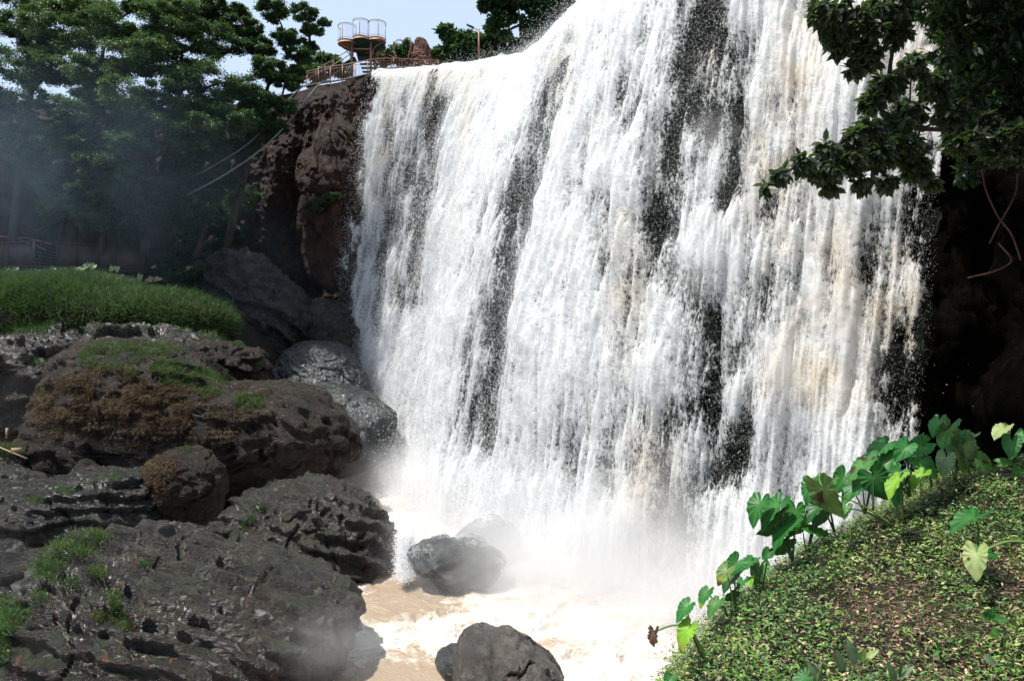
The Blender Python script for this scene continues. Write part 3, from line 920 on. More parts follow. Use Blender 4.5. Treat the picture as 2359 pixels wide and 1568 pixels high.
rock('P', 'boulder', [(-60, 1040), (-20, 1030), (15, 1028), (35, 1045), (48, 1060), (40, 1085), (10, 1110), (-60, 1120)], 29, 0.9, (-5, 1070), 5, M_WETROCK,
     'dark rock at the left edge, under the broken board', big=0.1, scal=0.08, fine=0.03, seed=15)
rock('Q', 'boulder', [(-100, 1090), (0, 1082), (60, 1088), (100, 1105), (110, 1125), (40, 1150), (-100, 1150)], 27.6, 1.0, (10, 1115), 5, M_WETROCK,
     'flat brown streaked slab at the left edge, resting on the long low layered rock', big=0.06, strata=(0, 0, 1), led=0.1, ledf=3, scal=0.06, fine=0.03, seed=16)
rock('O', 'boulder', [(360, 1235), (400, 1215), (450, 1222), (500, 1235), (520, 1262), (500, 1300), (420, 1300), (370, 1280)], 23.5, 1.2, (440, 1260), 5, M_WETROCK,
     'dark wet rock deep in the gap between the scalloped boulder and the rounded boulder', big=0.08, strata=(0, 0, 1), led=0.08, ledf=2, scal=0.08, fine=0.03, seed=17)
# layered shelf under the green mound, and the leaning layered slabs by the cliff
rock('H', 'rock_shelf', [(-160, 785), (-20, 770), (100, 762), (250, 755), (400, 765), (500, 785), (575, 808), (608, 830), (610, 868), (560, 900), (470, 900), (380, 920), (240, 1010), (120, 1090), (-160, 1130)], 38.5, 4.0, (200, 870), 7, M_WETROCK,
     'dark shelf of layered rock under the green grassy mound', cat='rock', big=0.04, strata=(0.06, 0.1, 1), led=0.42, ledf=0.85, scal=0.2, scalf=0.7, fine=0.06, seed=18, full=0.7)
rock('H2', 'rock_shelf', [(430, 800), (470, 775), (520, 790), (570, 805), (606, 815), (614, 850), (600, 885), (540, 900), (470, 870)], 37, 1.6, (530, 845), 6, M_BROWNROCK,
     'blocky end of the layered shelf, just above the right end of the great grassy boulder', cat='rock', big=0.06, strata=(0.1, 0.1, 1), led=0.25, ledf=1.2, scal=0.15, fine=0.05, seed=19)
rock('J', 'rock_slab', [(440, 640), (470, 600), (520, 580), (580, 590), (640, 625), (690, 680), (720, 740), (700, 800), (640, 860), (560, 850), (500, 780), (450, 720)], 47, 2.8, (590, 720), 7, M_WETROCK,
     'tall slab of slanting layered rock leaning on the foot of the left cliff', cat='rock', big=0.06, strata=(0.55, 0.1, 1), led=0.35, ledf=1.1, scal=0.2, scalf=0.8, fine=0.07, seed=20)
rock('J2', 'rock_slab', [(690, 700), (740, 690), (800, 720), (830, 780), (820, 850), (740, 860), (690, 800)], 48.5, 2.0, (755, 775), 6, M_WETROCK,
     'dark wet rock between the slanting slab and the fall', cat='rock', big=0.08, scal=0.25, scalf=1.0, fine=0.07, seed=21)
rock('J3', 'cliff_buttress', [(700, 450), (725, 330), (745, 260), (790, 240), (830, 300), (835, 420), (828, 560), (815, 660), (760, 685), (715, 640), (700, 560)], 50.3, 1.6, (765, 460), 7, M_CLIFF,
     None, kind='structure', big=0.07, strata=(1, 0, 0.1), led=0.10, ledf=0.6, scal=0.16, scalf=0.45, fine=0.05, seed=22)
rock('I', 'mound', [(-200, 720), (-120, 650), (0, 645), (100, 652), (180, 645), (260, 650), (340, 670), (430, 680), (500, 702), (535, 722), (542, 762), (500, 800), (380, 830), (200, 850), (0, 850), (-200, 850)], 41, 4.5, (170, 740), 7, M_EARTH,
     None, kind='structure', big=0.03, fine=0.03, seed=23, full=0.75)

# ================================================================== GRASS AND MOSS ON THE ROCKS
def turf(name, key, n, blobs, H, wd, pal, mat, label, cat='grass', lean=0.5, flow=None, face=True, upmin=-1.0, mix=None, kind='stuff'):
    P, N = pick(key, n, blobs, face, upmin)
    if key == 'E':
        keep = fbm(P * 1.5 + 3, 3, 77) > (-0.12 if pal == 'dry' else -0.25); P, N = P[keep], N[keep]; n = len(P)
    c = colours(pal, n)
    if mix: k = rng.uniform(size=n) < mix[1]; c[k] = colours(mix[0], int(k.sum()))
    patch = 0.75 + 0.5 * np.clip(fbm(P * 0.9, 2, 200) + 0.5, 0, 1)
    c = c * patch[:, None]
    V, Q, T, C = blades(P, N * 0.6 + np.array([0, 0, 0.7]), H * rng.uniform(0.4, 1.3, n) * patch, wd, c, lean, flow)
    return tag(mesh(name, V, [Q, T], mat, cols=C), label, cat, None, kind)


GR = lambda *a, **k: turf('grass', *a, **k)
GR('I', 95000, [(150, 690, 330, 90), (420, 730, 150, 70), (0, 710, 160, 110), (300, 750, 260, 60)], 0.42, 0.035, 'grass', M_GRASS, 'tall green grass covering the mound above the layered shelf', mix=('dry', 0.06), face=False)
GR('H', 5000, [(20, 755, 120, 14), (330, 760, 150, 10, .8), (490, 782, 70, 16), (90, 835, 50, 8, .6)], 0.28, 0.03, 'grass', M_GRASS, 'grass creeping over the edge of the layered shelf')
GR('E', 26000, [(300, 805, 120, 20), (210, 825, 45, 26), (360, 845, 90, 22), (300, 850, 110, 14), (430, 870, 85, 30), (480, 900, 40, 24)], 0.16, 0.016, 'grass', M_GRASS,
   'short green grass along the top of the great boulder', mix=('dry', 0.2))
GR('E', 2600, [(575, 925, 42, 22)], 0.18, 0.018, 'grass', M_GRASS, 'small green tuft on the right hump of the great boulder', mix=('dry', 0.3))
turf('dry_grass', 'E', 75000, [(250, 900, 150, 60), (330, 960, 170, 50), (420, 935, 110, 50), (180, 950, 80, 60), (470, 990, 90, 60, .8), (330, 1010, 110, 26, .7), (560, 955, 50, 20, .6), (120, 960, 50, 70, .7)], 0.18, 0.013, 'dry', M_DRY,
     'brown dry grass hanging down the face of the great boulder', flow=(0.1, -0.35, -0.9), lean=0.45)
turf('moss', 'E', 1600, [(555, 895, 22, 6), (612, 905, 30, 6)], 0.07, 0.03, 'dry', M_DRY, 'orange brown moss cushions on the right hump of the great boulder', 'moss')
turf('dry_growth', 'D', 9000, [(372, 1075, 42, 30), (345, 1120, 26, 40), (375, 1140, 20, 30)], 0.09, 0.012, 'dry', M_DRY, 'brown matted growth on the left side of the small rough boulder', 'dry grass', flow=(0, -0.2, -0.8))
GR('A', 9000, [(165, 1262, 62, 34), (115, 1310, 40, 40), (215, 1245, 34, 18)], 0.15, 0.013, 'grass', M_GRASS, 'bright grass clump on the upper left shoulder of the scalloped boulder', mix=('dry', 0.15))
GR('A', 7000, [(20, 1420, 48, 44), (-10, 1470, 40, 60), (10, 1500, 20, 40)], 0.12, 0.013, 'grass', M_GRASS, 'bright green grass at the left edge, low on the scalloped boulder')
GR('A', 3000, [(262, 1400, 16, 40), (225, 1320, 22, 18), (285, 1430, 14, 26), (230, 1420, 16, 14)], 0.10, 0.012, 'grass', M_GRASS, 'thin grass growing in a crack of the scalloped boulder', mix=('dry', 0.3))
turf('moss', 'A', 2600, [(160, 1345, 26, 18), (90, 1375, 26, 18), (330, 1300, 12, 10), (265, 1365, 16, 12)], 0.05, 0.014, 'grass', M_GRASS, 'dark green moss specks on the scalloped boulder', 'moss')
turf('moss', 'B', 1800, [(600, 1170, 16, 9), (580, 1195, 14, 10), (645, 1275, 18, 10), (565, 1210, 10, 14)], 0.06, 0.016, 'grass', M_GRASS, 'green moss patches on the left of the rounded wet boulder', 'moss')
turf('moss', 'C', 3200, [(260, 1100, 26, 8), (150, 1130, 30, 8), (90, 1150, 30, 8), (250, 1145, 24, 10), (220, 1110, 20, 6)], 0.05, 0.018, 'grass', M_GRASS, 'moss patches on the long low layered rock', 'moss')
turf('moss', 'H2', 900, [(548, 793, 12, 8), (600, 840, 14, 6)], 0.08, 0.03, 'grass', M_GRASS, 'bright moss spot on the blocky end of the shelf', 'moss')
turf('moss', 'D', 700, [(370, 1085, 8, 14), (345, 1165, 10, 14), (430, 1035, 10, 8)], 0.07, 0.02, 'grass', M_GRASS, 'green moss fringe on the small rough boulder', 'moss')
GR('P', 1500, [(20, 1040, 40, 16)], 0.18, 0.016, 'grass', M_GRASS, 'pale grass tuft over the rock at the left edge', mix=('dry', 0.5))

# ================================================================== LEFT TREES
SW = lambda X, Y, D: W(X, Y, D)
tree('broadleaf_tree', 'tall hazy yellow green tree at the far left edge', SW(20, 620, 43), [(60, 60, 43, 80), (160, 30, 44, 60), (30, 150, 42, 75), (120, 150, 43, 60), (20, 250, 42, 60), (-60, 80, 42, 90), (175, 110, 43, 45), (90, 230, 42, 50), (-60, 220, 42, 80), (60, 0, 45, 70), (200, 30, 45.5, 60), (100, 90, 45, 60), (190, 190, 44, 60), (60, 310, 43, 50)],
     145600, 0.135, 'bright', 0.40, 'trees below the left cliff', fork=0.45)
tree('broadleaf_tree', 'tall leafy tree second from the left, its crown reaching the top edge', SW(150, 600, 44), [(250, 60, 43, 85), (330, 130, 42, 75), (230, 160, 42, 70), (290, 220, 41, 65), (180, 250, 42, 60), (390, 40, 43, 75), (340, 10, 44, 60), (215, 20, 44, 50), (130, 330, 42.5, 50), (60, 360, 43, 40)],
     173600, 0.135, 'bright', 0.42, 'trees below the left cliff', fork=0.5)
tree('broadleaf_tree', 'dense dark green tree in the middle of the left wood', SW(330, 570, 45), [(420, 120, 44, 80), (480, 200, 43, 80), (390, 230, 42, 75), (450, 300, 42, 75), (340, 300, 41.5, 70), (530, 270, 43, 65), (500, 90, 45, 60), (300, 330, 41, 50), (560, 200, 44, 55), (400, 20, 46, 70), (260, 260, 43, 60), (470, 30, 46, 60)],
     168000, 0.135, 'forest', 0.42, 'trees below the left cliff', fork=0.5)
tree('spreading_tree', 'spreading tree with open dark limbs reaching right towards the lookout tower', SW(520, 560, 47), [(560, 60, 46, 45), (625, 25, 46, 42), (700, 30, 46, 32), (600, 110, 46, 42), (660, 90, 46, 38), (720, 70, 46, 26), (748, 52, 46, 15), (690, 125, 46, 34), (620, 160, 45, 48),
      (715, 105, 46.5, 18), (660, 190, 45.5, 36), (590, 230, 44.5, 48), (650, 245, 45, 32), (530, 20, 46, 40), (480, 15, 46, 40), (640, 290, 45, 26), (682, 165, 46, 22)],
     156800, 0.135, 'forest', 0.38, 'trees below the left cliff', fork=0.62, flat=0.45)
tree('broadleaf_tree', 'low dark tree hanging in front of the cliff below the pipes', SW(450, 580, 46), [(600, 300, 45, 42), (560, 340, 45, 42), (500, 350, 44, 50), (440, 390, 43, 50), (520, 410, 44.5, 40), (590, 260, 44.5, 42), (470, 440, 44, 40)],
     95200, 0.135, 'dark', 0.28, 'trees below the left cliff', fork=0.45)
tree('broadleaf_tree', 'dark bushy tree low on the left, above the walkway', SW(230, 570, 43.5), [(250, 380, 42, 62), (330, 420, 42, 60), (200, 340, 42, 52), (390, 440, 43, 48), (160, 290, 42.5, 45), (270, 460, 42, 52), (200, 440, 42, 44), (340, 490, 43, 44), (420, 480, 44, 44), (150, 400, 43, 40), (480, 500, 46, 36)],
     140000, 0.135, 'dark', 0.28, 'trees below the left cliff', fork=0.4)
tree('shrub', 'dark shrub low on the left, just above the walkway corner', SW(130, 560, 43), [(120, 430, 42.5, 38), (160, 480, 42.5, 42), (110, 480, 42.5, 30), (210, 510, 43, 36)], 12000, 0.2, 'forest', 0.12, None, 'shrub', fork=0.3)
tree('shrub', 'straggly dark shrub behind the middle of the walkway', SW(330, 620, 46), [(330, 520, 45.5, 45), (400, 500, 45.5, 45), (290, 540, 45, 30), (430, 560, 46, 36), (380, 600, 46, 30)], 12000, 0.2, 'dark', 0.12, None, 'shrub', fork=0.3)
tree('shrub', 'small grey green bush clinging to the cliff beside the fall', SW(755, 520, 50), [(735, 470, 48.6, 26), (765, 455, 48.6, 24), (715, 490, 48.8, 16), (790, 450, 49, 16)], 5000, 0.17, 'grey', 0.06, None, 'shrub', fork=0.3)
tree('shrub', 'low bush at the foot of the slanting rock slab', SW(420, 660, 45), [(430, 630, 44.5, 24), (400, 640, 44, 22), (460, 620, 45, 16)], 3500, 0.16, 'dark', 0.05, None, 'shrub', fork=0.3)

tree('broadleaf_tree', 'outermost left tree, only its right side twigs reaching the picture', SW(-260, 640, 42), [(-120, 60, 42, 90), (-220, 120, 42, 100), (-160, 240, 41, 90), (-300, 220, 41, 100), (-60, 330, 42, 60), (-200, 360, 41, 80), (-320, 60, 42, 100), (-180, -60, 42, 100)],
     60000, 0.15, 'forest', 0.40, 'trees below the left cliff', fork=0.45)
# skyline vegetation on the plateau
PL = lambda X, D, z=18.6: np.array([(X - CX) / FPX * D, D, z])
tree('leafy_bush', 'light green bush behind the left end of the railing', PL(725, 57), [(715, 150, 57, 20), (745, 135, 57, 18), (770, 150, 57, 22), (735, 165, 57, 24), (790, 165, 57, 20), (698, 165, 56, 16)], 5000, 0.3, 'bright', 0.1, 'bushes on the skyline', 'bush', flat=0.8)
tree('leafy_bush', 'green bush behind the steel heart arch', PL(930, 60), [(905, 125, 60, 22), (935, 112, 60, 22), (930, 138, 60, 24), (960, 128, 60, 18), (880, 135, 60, 20)], 6000, 0.3, 'forest', 0.12, 'bushes on the skyline', 'bush', flat=0.8)
tree('leafy_bush', 'tall bush with upright leafy shoots between the red rock and the street lamp', PL(1060, 58), [(1028, 76, 58, 18), (1040, 98, 58, 16), (1070, 90, 58, 22), (1095, 98, 58, 18), (1060, 120, 58, 26), (1095, 125, 58, 20), (1022, 125, 58, 20), (1005, 128, 58, 14)], 9000, 0.36, 'forest', 0.14,
     'bushes on the skyline', 'bush', flat=0.9, hexa=True)
tree('leafy_bush', 'dark bush between the street lamp and the tall skyline tree', PL(1150, 58), [(1125, 92, 58, 18), (1150, 100, 58, 20), (1175, 108, 58, 18), (1130, 115, 58, 16)], 5000, 0.34, 'dark', 0.12, 'bushes on the skyline', 'bush', flat=0.8)
tree('leafy_bush', 'low dark bush at the foot of the tall skyline tree', PL(1215, 60), [(1225, 85, 60, 20), (1245, 70, 60, 20), (1200, 100, 60, 16)], 3500, 0.34, 'dark', 0.12, 'bushes on the skyline', 'bush', flat=0.8)
tree('tall_tree', 'tall tree with a forked dark trunk standing on the skyline above the fall', PL(1192, 55), [(1130, 10, 55, 26), (1150, 45, 55, 26), (1135, 62, 55, 16), (1180, -10, 55, 34), (1240, 5, 55, 40), (1275, 20, 55, 28), (1230, 45, 55, 30), (1260, 60, 55, 18), (1165, 80, 55, 14), (1300, -5, 55, 26), (1215, 60, 55, 12), (1120, -15, 55, 20), (1190, -60, 55, 50)],
     26000, 0.34, 'dark', 0.36, None, 'tree', fork=0.5, flat=0.5, hexa=True)
tree('tall_tree', 'slim second tree just left of the forked tree on the skyline', PL(1178, 56), [(1172, 40, 56, 18), (1160, 20, 56, 22), (1180, 5, 56, 18)], 5000, 0.34, 'dark', 0.26, None, 'tree', fork=0.8, flat=0.5, hexa=True)
# vegetation hanging against the dark cliff under the crowns
for lab, cl, pal, n in [
    ('ivy hanging on the cliff left of the pipes, behind the low dark tree', [(520, 470, 50, 50), (480, 530, 50, 50), (560, 450, 51, 36), (540, 540, 50, 30), (440, 490, 49, 40)], 'dark', 16000),
    ('ivy hanging on the shaded cliff behind the straggly shrub', [(380, 480, 49, 50), (420, 560, 48, 36), (330, 440, 48, 50), (400, 610, 46, 24)], 'dark', 14000),
    ('dark creeper on the cliff above the walkway corner', [(240, 500, 47, 45), (290, 470, 47, 45), (180, 400, 46, 40), (300, 540, 46, 20)], 'dark', 12000)]:
    tree('creeper', lab, SW(cl[0][0], 640, cl[0][2]), cl, n * 2, 0.15, pal, 0.08, None, 'creeper', fork=0.3, flat=1.0)

SMALL = []
# ================================================================== LOOKOUT TOWER
TD = 52.0
Z = lambda x, y, D=TD: W(691.1 + x * .13427, 34.55 + y * .13427, D)
zs = 0.13427 * TD / FPX
tw = empty('lookout_tower', Z(1040, 1070), 'brown steel lookout tower with three round mesh-walled platforms on posts', 'lookout tower')


def arc(c, r, a0, a1, n=24): return [np.array([c[0] + r * math.cos(a), c[1] + r * math.sin(a), c[2]]) for a in np.linspace(a0, a1, n)]


FLOOR_Z = Z(1050, 350)[2] - 0.22
drums = [(Z(795, 0)[0], TD + 0.25, 158 * zs, FLOOR_Z - 0.16, -math.pi * 1.18, -0.02), (Z(1052, 0)[0], TD - 0.05, 138 * zs, FLOOR_Z, -math.pi * 0.98, -0.06), (Z(1310, 0)[0], TD + 0.25, 158 * zs, FLOOR_Z, -math.pi * 0.98, math.pi * 0.18)]
hubx = Z(1050, 0)[0]
deck = MB()
a = np.linspace(0, 2 * math.pi, 48, endpoint=False)
for (cx, cy, r, fz, a0, a1) in drums:
    V = [(cx, cy, fz), (cx, cy, fz - 0.2)] + [(cx + r * math.cos(t), cy + r * math.sin(t), fz) for t in a] + [(cx + r * math.cos(t), cy + r * math.sin(t), fz - 0.2) for t in a]
    deck.add(V, [(2 + k, 2 + (k + 1) % 48, 50 + (k + 1) % 48, 50 + k) for k in range(48)], [(0, 2 + k, 2 + (k + 1) % 48) for k in range(48)] + [(1, 50 + (k + 1) % 48, 50 + k) for k in range(48)])
deck.build('deck', M_DECKRIM, tw)
un = MB()
cx, cy, r = hubx, TD + 0.85, 1.62
V = [(cx, cy + 0.2, FLOOR_Z - 0.6)] + [(cx + r * math.cos(t), cy + r * math.sin(t) * 0.8, FLOOR_Z - 0.22) for t in a]
un.add(V, None, [(0, 1 + (k + 1) % 48, 1 + k) for k in range(48)])
un.build('underside', M_GREENMETAL, tw)
M_MESHWIRE = NT('wire_mesh'); m = M_MESHWIRE
m.m.node_tree.nodes['Principled BSDF'].inputs['Base Color'].default_value = (0.55, 0.60, 0.68, 1)
tc = m.n('UVMap'); uv = m.n('Attribute', attribute_name='meshuv').outputs['Vector']
sep = m.n('SeparateXYZ'); m.l(uv, sep.inputs[0])
ga = m.math('ABSOLUTE', m.math('SUBTRACT', m.math('FRACT', m.math('MULTIPLY', m.math('ADD', sep.outputs[0], sep.outputs[1]), 13.0)), 0.5))
gb = m.math('ABSOLUTE', m.math('SUBTRACT', m.math('FRACT', m.math('MULTIPLY', m.math('SUBTRACT', sep.outputs[0], sep.outputs[1]), 13.0)), 0.5))
g = m.math('LESS_THAN', m.math('MINIMUM', ga, gb), 0.055)
tr_ = m.n('BsdfTransparent'); mx = m.n('MixShader'); m.l(g, mx.inputs[0]); m.l(tr_.outputs[0], mx.inputs[1]); m.l(m.p.outputs[0], mx.inputs[2]); m.l(mx.outputs[0], m.out.inputs['Surface'])
M_MESHWIRE = m.m
for (cx, cy, r, fz, a0, a1) in drums:
    H = 1.12 if fz < FLOOR_Z - 0.01 else 1.18
    rl = MB()
    for hz_, rr in ((H, .022), (H - 0.09, .014), (0.1, .014)):
        rl.tube(arc((cx, cy, fz + hz_), r, a0, a1, 26), rr, 5)
    n = 3
    for t in np.linspace(a0, a1, n):
        q = np.array([cx + r * math.cos(t), cy + r * math.sin(t), fz]); rl.tube([q, q + [0, 0, H]], 0.022, 5)
    rl.build('railing', M_COPPER, tw)
    A = np.linspace(a0, a1, 30)
    V = [(cx + r * math.cos(t), cy + r * math.sin(t), fz + h) for t in A for h in (0.1, H - 0.09)]
    uvv = [(r * (t - a0), h, 0) for t in A for h in (0, H - 0.19)]
    mesh('mesh_panel', V, [(2 * k, 2 * k + 2, 2 * k + 3, 2 * k + 1) for k in range(29)], M_MESHWIRE, tw, attrs={'meshuv': np.array(uvv)})
yF = TD + 0.0
for x0, yb, dy in ((885, 1080, 0.0), (1212, 1005, 0.0), (1290, 900, 1.6), (900, 960, 1.6)):
    p = MB(); top = Z(x0, 430, TD + dy); bot = Z(x0, yb, TD + dy); top[0] = bot[0]
    p.box((bot[0], TD + dy, (FLOOR_Z - 0.22 + bot[2] - 0.5) / 2), (0.13, 0.13, FLOOR_Z - 0.22 - bot[2] + 0.5)); p.build('post', M_COPPER, tw)
fr = MB()
xl, xr = Z(885, 0)[0], Z(1212, 0)[0]
for yy in (455, 588):
    zz = Z(1050, yy)[2]; fr.box(((xl + xr) / 2, TD + 0.005, zz), (xr - xl - 0.13, 0.10, 0.09))
zz = Z(1050, 455)[2]
for dx in (xl, xr): fr.box((dx, TD + 0.85, zz - 0.001), (0.085, 1.5, 0.085))
for sx, x0 in ((-1, xl), (1, xr)):
    for dy in (0.1, 1.6):
        fr.tube(curve([np.array([x0 + sx * 0.08, TD + dy, Z(0, 700)[2]]), np.array([x0 + sx * 0.25, TD + dy, Z(0, 560)[2]]), np.array([x0 + sx * 0.75, TD + dy, FLOOR_Z - 0.26])], 8), 0.03, 5)
fr.build('frame', M_COPPER, tw)
st = MB()   # green stair flight climbing to the deck from behind
for k in range(12):
    t = k / 11
    st.box((hubx + 0.1 + 0.05 * k, TD + 1.9 + 2.6 * t, FLOOR_Z - 0.5 - 2.2 * t), (1.5, 0.30, 0.05))
a0_, b0_ = Z(950, 600, TD + 0.7), Z(1240, 600, TD + 0.7)
c0_, d0_ = Z(1000, 800, TD + 3.4), Z(1290, 800, TD + 3.4)
st.add([a0_, b0_, d0_, c0_, a0_ + [0, .05, .05], b0_ + [0, .05, .05], d0_ + [0, .05, .05], c0_ + [0, .05, .05]], [(0, 1, 2, 3), (4, 7, 6, 5), (0, 4, 5, 1), (3, 2, 6, 7), (0, 3, 7, 4), (1, 5, 6, 2)])
st.build('stair', M_GREENMETAL, tw)

# stairs and handrails climbing to the tower on both sides
sr = empty('staircase', Z(300, 1150, TD + 1.6), 'green steel staircase with long sloping brown handrails left of the lookout tower', 'staircase')
f = MB()
for k in range(22):
    t = k / 21
    q = Z(150 + 790 * t, 1240 - 470 * t, TD + 1.8); f.box(q, (0.22, 0.9, 0.04))
for dy in (1.35, 2.25):
    f.tube([Z(120, 1290, TD + dy), Z(940, 800, TD + dy)], 0.05, 4)
f.build('stair', M_GREENMETAL, sr)
f = MB()
for pts in ([(60, 1010), (270, 940), (860, 595)], [(60, 1130), (300, 1010), (520, 895), (905, 650)]):
    f.tube([Z(x, y, TD + 1.3) for x, y in pts], 0.028, 5)
for x, y0, y1 in ((270, 940, 1150), (570, 770, 990), (860, 595, 830), (430, 850, 1080)): f.tube([Z(x, y1, TD + 1.3), Z(x, y0, TD + 1.3)], 0.022, 5)
f.build('handrail', M_COPPER, sr)
sr = empty('handrail', Z(1640, 745, TD + 1), 'sloping brown handrail coming down from the right side of the lookout tower', 'handrail')
f = MB()
f.tube([Z(1300, 590, TD + 1), Z(1640, 742, TD + 1), Z(1760, 790, TD + 1), (Z(1860, 740, TD + 1))], 0.028, 5)
f.tube([Z(1310, 640, TD + 1), Z(1560, 760, TD + 1)], 0.02, 5)
f.build('rail', M_COPPER, sr)
for x, y0, y1 in ((1310, 600, 790), (1450, 660, 800), (1600, 728, 880)):
    f = MB(); f.tube([Z(x, y1, TD + 1), Z(x, y0, TD + 1)], 0.025, 5); f.build('post', M_COPPER, sr)

# railing along the cliff edge
TOPL = [(-120, 1040, 52.2), (0, 1000, 51.9), (300, 930, 51.5), (500, 890, 51.3), (800, 850, 51.0), (1200, 770, 50.8), (1400, 745, 51.2), (1650, 748, 52), (2000, 765, 53), (2400, 782, 53)]
BOTL = [(-120, 1265), (0, 1250), (300, 1190), (500, 1160), (800, 1110), (1200, 1020), (1400, 950), (1650, 915), (2000, 900), (2400, 900)]
rail = empty('railing', Z(800, 1110, 51), 'long brown steel railing with upright bars along the cliff edge below the tower', 'railing')
tp = np.array([Z(*p) for p in TOPL]); bt = np.array([Z(b[0], b[1], p[2]) for b, p in zip(BOTL, TOPL)])
bt[:, 0] = tp[:, 0]
f = MB(); f.tube(tp, 0.032, 6); f.tube(tp - [0, 0, 0.16], 0.018, 5); f.tube(bt + [0, 0, 0.09], 0.018, 5)
f.build('rail', M_COPPER, rail)
f = MB()
L = np.concatenate([[0], np.cumsum(np.linalg.norm(np.diff(tp, axis=0), axis=1))])
for q in np.arange(0, L[-1], 0.125):
    a_ = np.array([np.interp(q, L, tp[:, k]) for k in range(3)]); b_ = np.array([np.interp(q, L, bt[:, k]) for k in range(3)])
    f.tube([b_ + [0, 0, .05], a_ - [0, 0, .16]], 0.011, 4, cap=False)
bar = f.build('bars', M_COPPER, rail); tag(bar, kind='stuff')
for q in np.arange(0.3, L[-1], 0.92):
    f = MB(); a_ = np.array([np.interp(q, L, tp[:, k]) for k in range(3)]); b_ = np.array([np.interp(q, L, bt[:, k]) for k in range(3)])
    f.box(((a_[0] + b_[0]) / 2, a_[1] + 0.002, (a_[2] + b_[2]) / 2 - 0.1), (0.055, 0.055, a_[2] - b_[2] + 0.12)); f.build('post', M_COPPER, rail)
k = MB(); kp = bt.copy(); k.tube(kp + [0, -0.12, -0.02], 0.07, 4); tag(k.build('kerb', M_CONC), 'pale concrete kerb under the cliff edge railing', 'kerb')

# steel heart arch
hp = [(1640, 750), (1610, 660), (1598, 580), (1612, 500), (1650, 440), (1700, 418), (1740, 432), (1762, 460), (1790, 420), (1835, 388), (1880, 408), (1912, 460), (1918, 530), (1905, 610), (1880, 690), (1860, 745)]
hr = empty('heart_arch', Z(1750, 760, 54), 'open brown steel arch bent into a heart outline, beside the red rock', 'arch')
cc = Z(1755, 590, 54)
for nm, kx in (('outer_hoop', 1.0), ('inner_hoop', 0.86)):
    f = MB(); f.tube(curve([cc + (Z(x, y, 54) - cc) * kx for x, y in hp], 4), 0.026, 5); f.build(nm, M_COPPER, hr)
for x, y in curve([(a_[0], a_[1]) for a_ in hp], 3)[::2]:
    p0 = Z(x, y, 54); f = MB(); f.tube([p0, cc + (p0 - cc) * 0.86], 0.014, 4); f.build('rung', M_COPPER, hr)
rock('RR', 'standing_rock', [(1955, 905), (1950, 800), (1955, 640), (1975, 560), (2005, 440), (2040, 405), (2085, 410), (2120, 400), (2150, 420), (2190, 500), (2215, 600), (2240, 720), (2250, 860), (2220, 905)] and
     [(691.1 + x * .13427, 34.55 + y * .13427) for x, y in [(1950, 940), (1948, 800), (1955, 640), (1975, 560), (2005, 440), (2040, 402), (2085, 412), (2125, 398), (2150, 420), (2190, 500), (2215, 600), (2240, 720), (2250, 860), (2240, 940)]],
     54, 0.6, (691.1 + 2095 * .13427, 34.55 + 700 * .13427), 6, M_RED, 'upright red brown rock standing behind the railing, beside the heart arch', 'standing rock', big=0.12, scal=0.10, scalf=3, fine=0.03, seed=30)

# street lamp on the skyline
lp = empty('street_lamp', W(1103, 135, 53), 'thin brown street lamp with a flat head on the skyline above the fall', 'street lamp')
f = MB(); f.tube([W(1103, 150, 53), W(1103, 67, 53)], [0.075, 0.06], 6); f.build('pole', M_COPPER, lp)
f = MB(); f.tube([W(1103, 71, 53), W(1090, 64, 53)], 0.03, 5); f.build('arm', M_COPPER, lp)
f = MB(); a_, b_ = W(1092, 65, 53), W(1075, 57, 53); d_ = unit(b_ - a_); up_ = np.array([-d_[2], 0, d_[0]]) * -1
V = [a_ + up_ * s1 * 0.035 + np.array([0, s2 * 0.13, 0]) + d_ * t * np.linalg.norm(b_ - a_) * 1.0 for t in (0, 1) for s1 in (-1, 1) for s2 in (-1, 1)]
f.add(V, [(0, 1, 3, 2), (4, 6, 7, 5), (0, 4, 5, 1), (2, 3, 7, 6), (0, 2, 6, 4), (1, 5, 7, 3)]); f.build('lamp_head', M_DARKSTEEL, lp)

# pipes slung down the cliff
for pts, r_, lab in (([(760, 186, 50.0), (738, 192, 49.3), (714, 219, 48.0), (666, 280, 45.5), (605, 342, 43.6), (533, 393, 42.4), (475, 427, 41.8), (440, 445, 42.5), (400, 470, 45)], 0.045, 'grey pipe slung down the cliff, the lower and thicker of the two'),
                     ([(700, 200, 50.4), (688, 207, 49.5), (649, 246, 46.6), (601, 304, 44.4), (547, 349, 43.2), (472, 393, 42.2), (440, 408, 43), (400, 430, 45.6)], 0.028, 'thin brown pipe slung down the cliff above the thicker grey one')):
    f = MB(); f.tube(curve([W(*p) for p in pts], 8), r_, 8)
    tag(f.build('pipe', M_PIPE, smooth=True), lab, 'pipe')

# ================================================================== WALKWAY ON THE LEFT
Y2 = lambda x, y, D: W(x * .15136, 518.3 + y * .15136, D)
wk = empty('walkway', Y2(1000, 690, 43), 'rusty steel walkway with mesh side panels on the left, above the green mound', 'walkway')
corner = (520, 41.5)
def wd(x): return np.interp(x, [-700, 520, 2200], [43.0, 41.5, 45.5])
f = MB(); f.tube([Y2(-400, 290, wd(-400)), Y2(530, 245, wd(520)), Y2(2205, 345, wd(2200))], 0.035, 6)
f.tube([Y2(-400, 330, wd(-400)), Y2(530, 288, wd(520)), Y2(2205, 380, wd(2200))], 0.022, 5)
f.tube([Y2(-400, 640, wd(-400)), Y2(530, 632, wd(520)), Y2(2205, 685, wd(2200))], 0.06, 4); f.build('rail', M_RUST, wk)
f = MB(); pts_ = [Y2(-400, 660, wd(-400)), Y2(530, 655, wd(520)), Y2(2205, 695, wd(2200))]
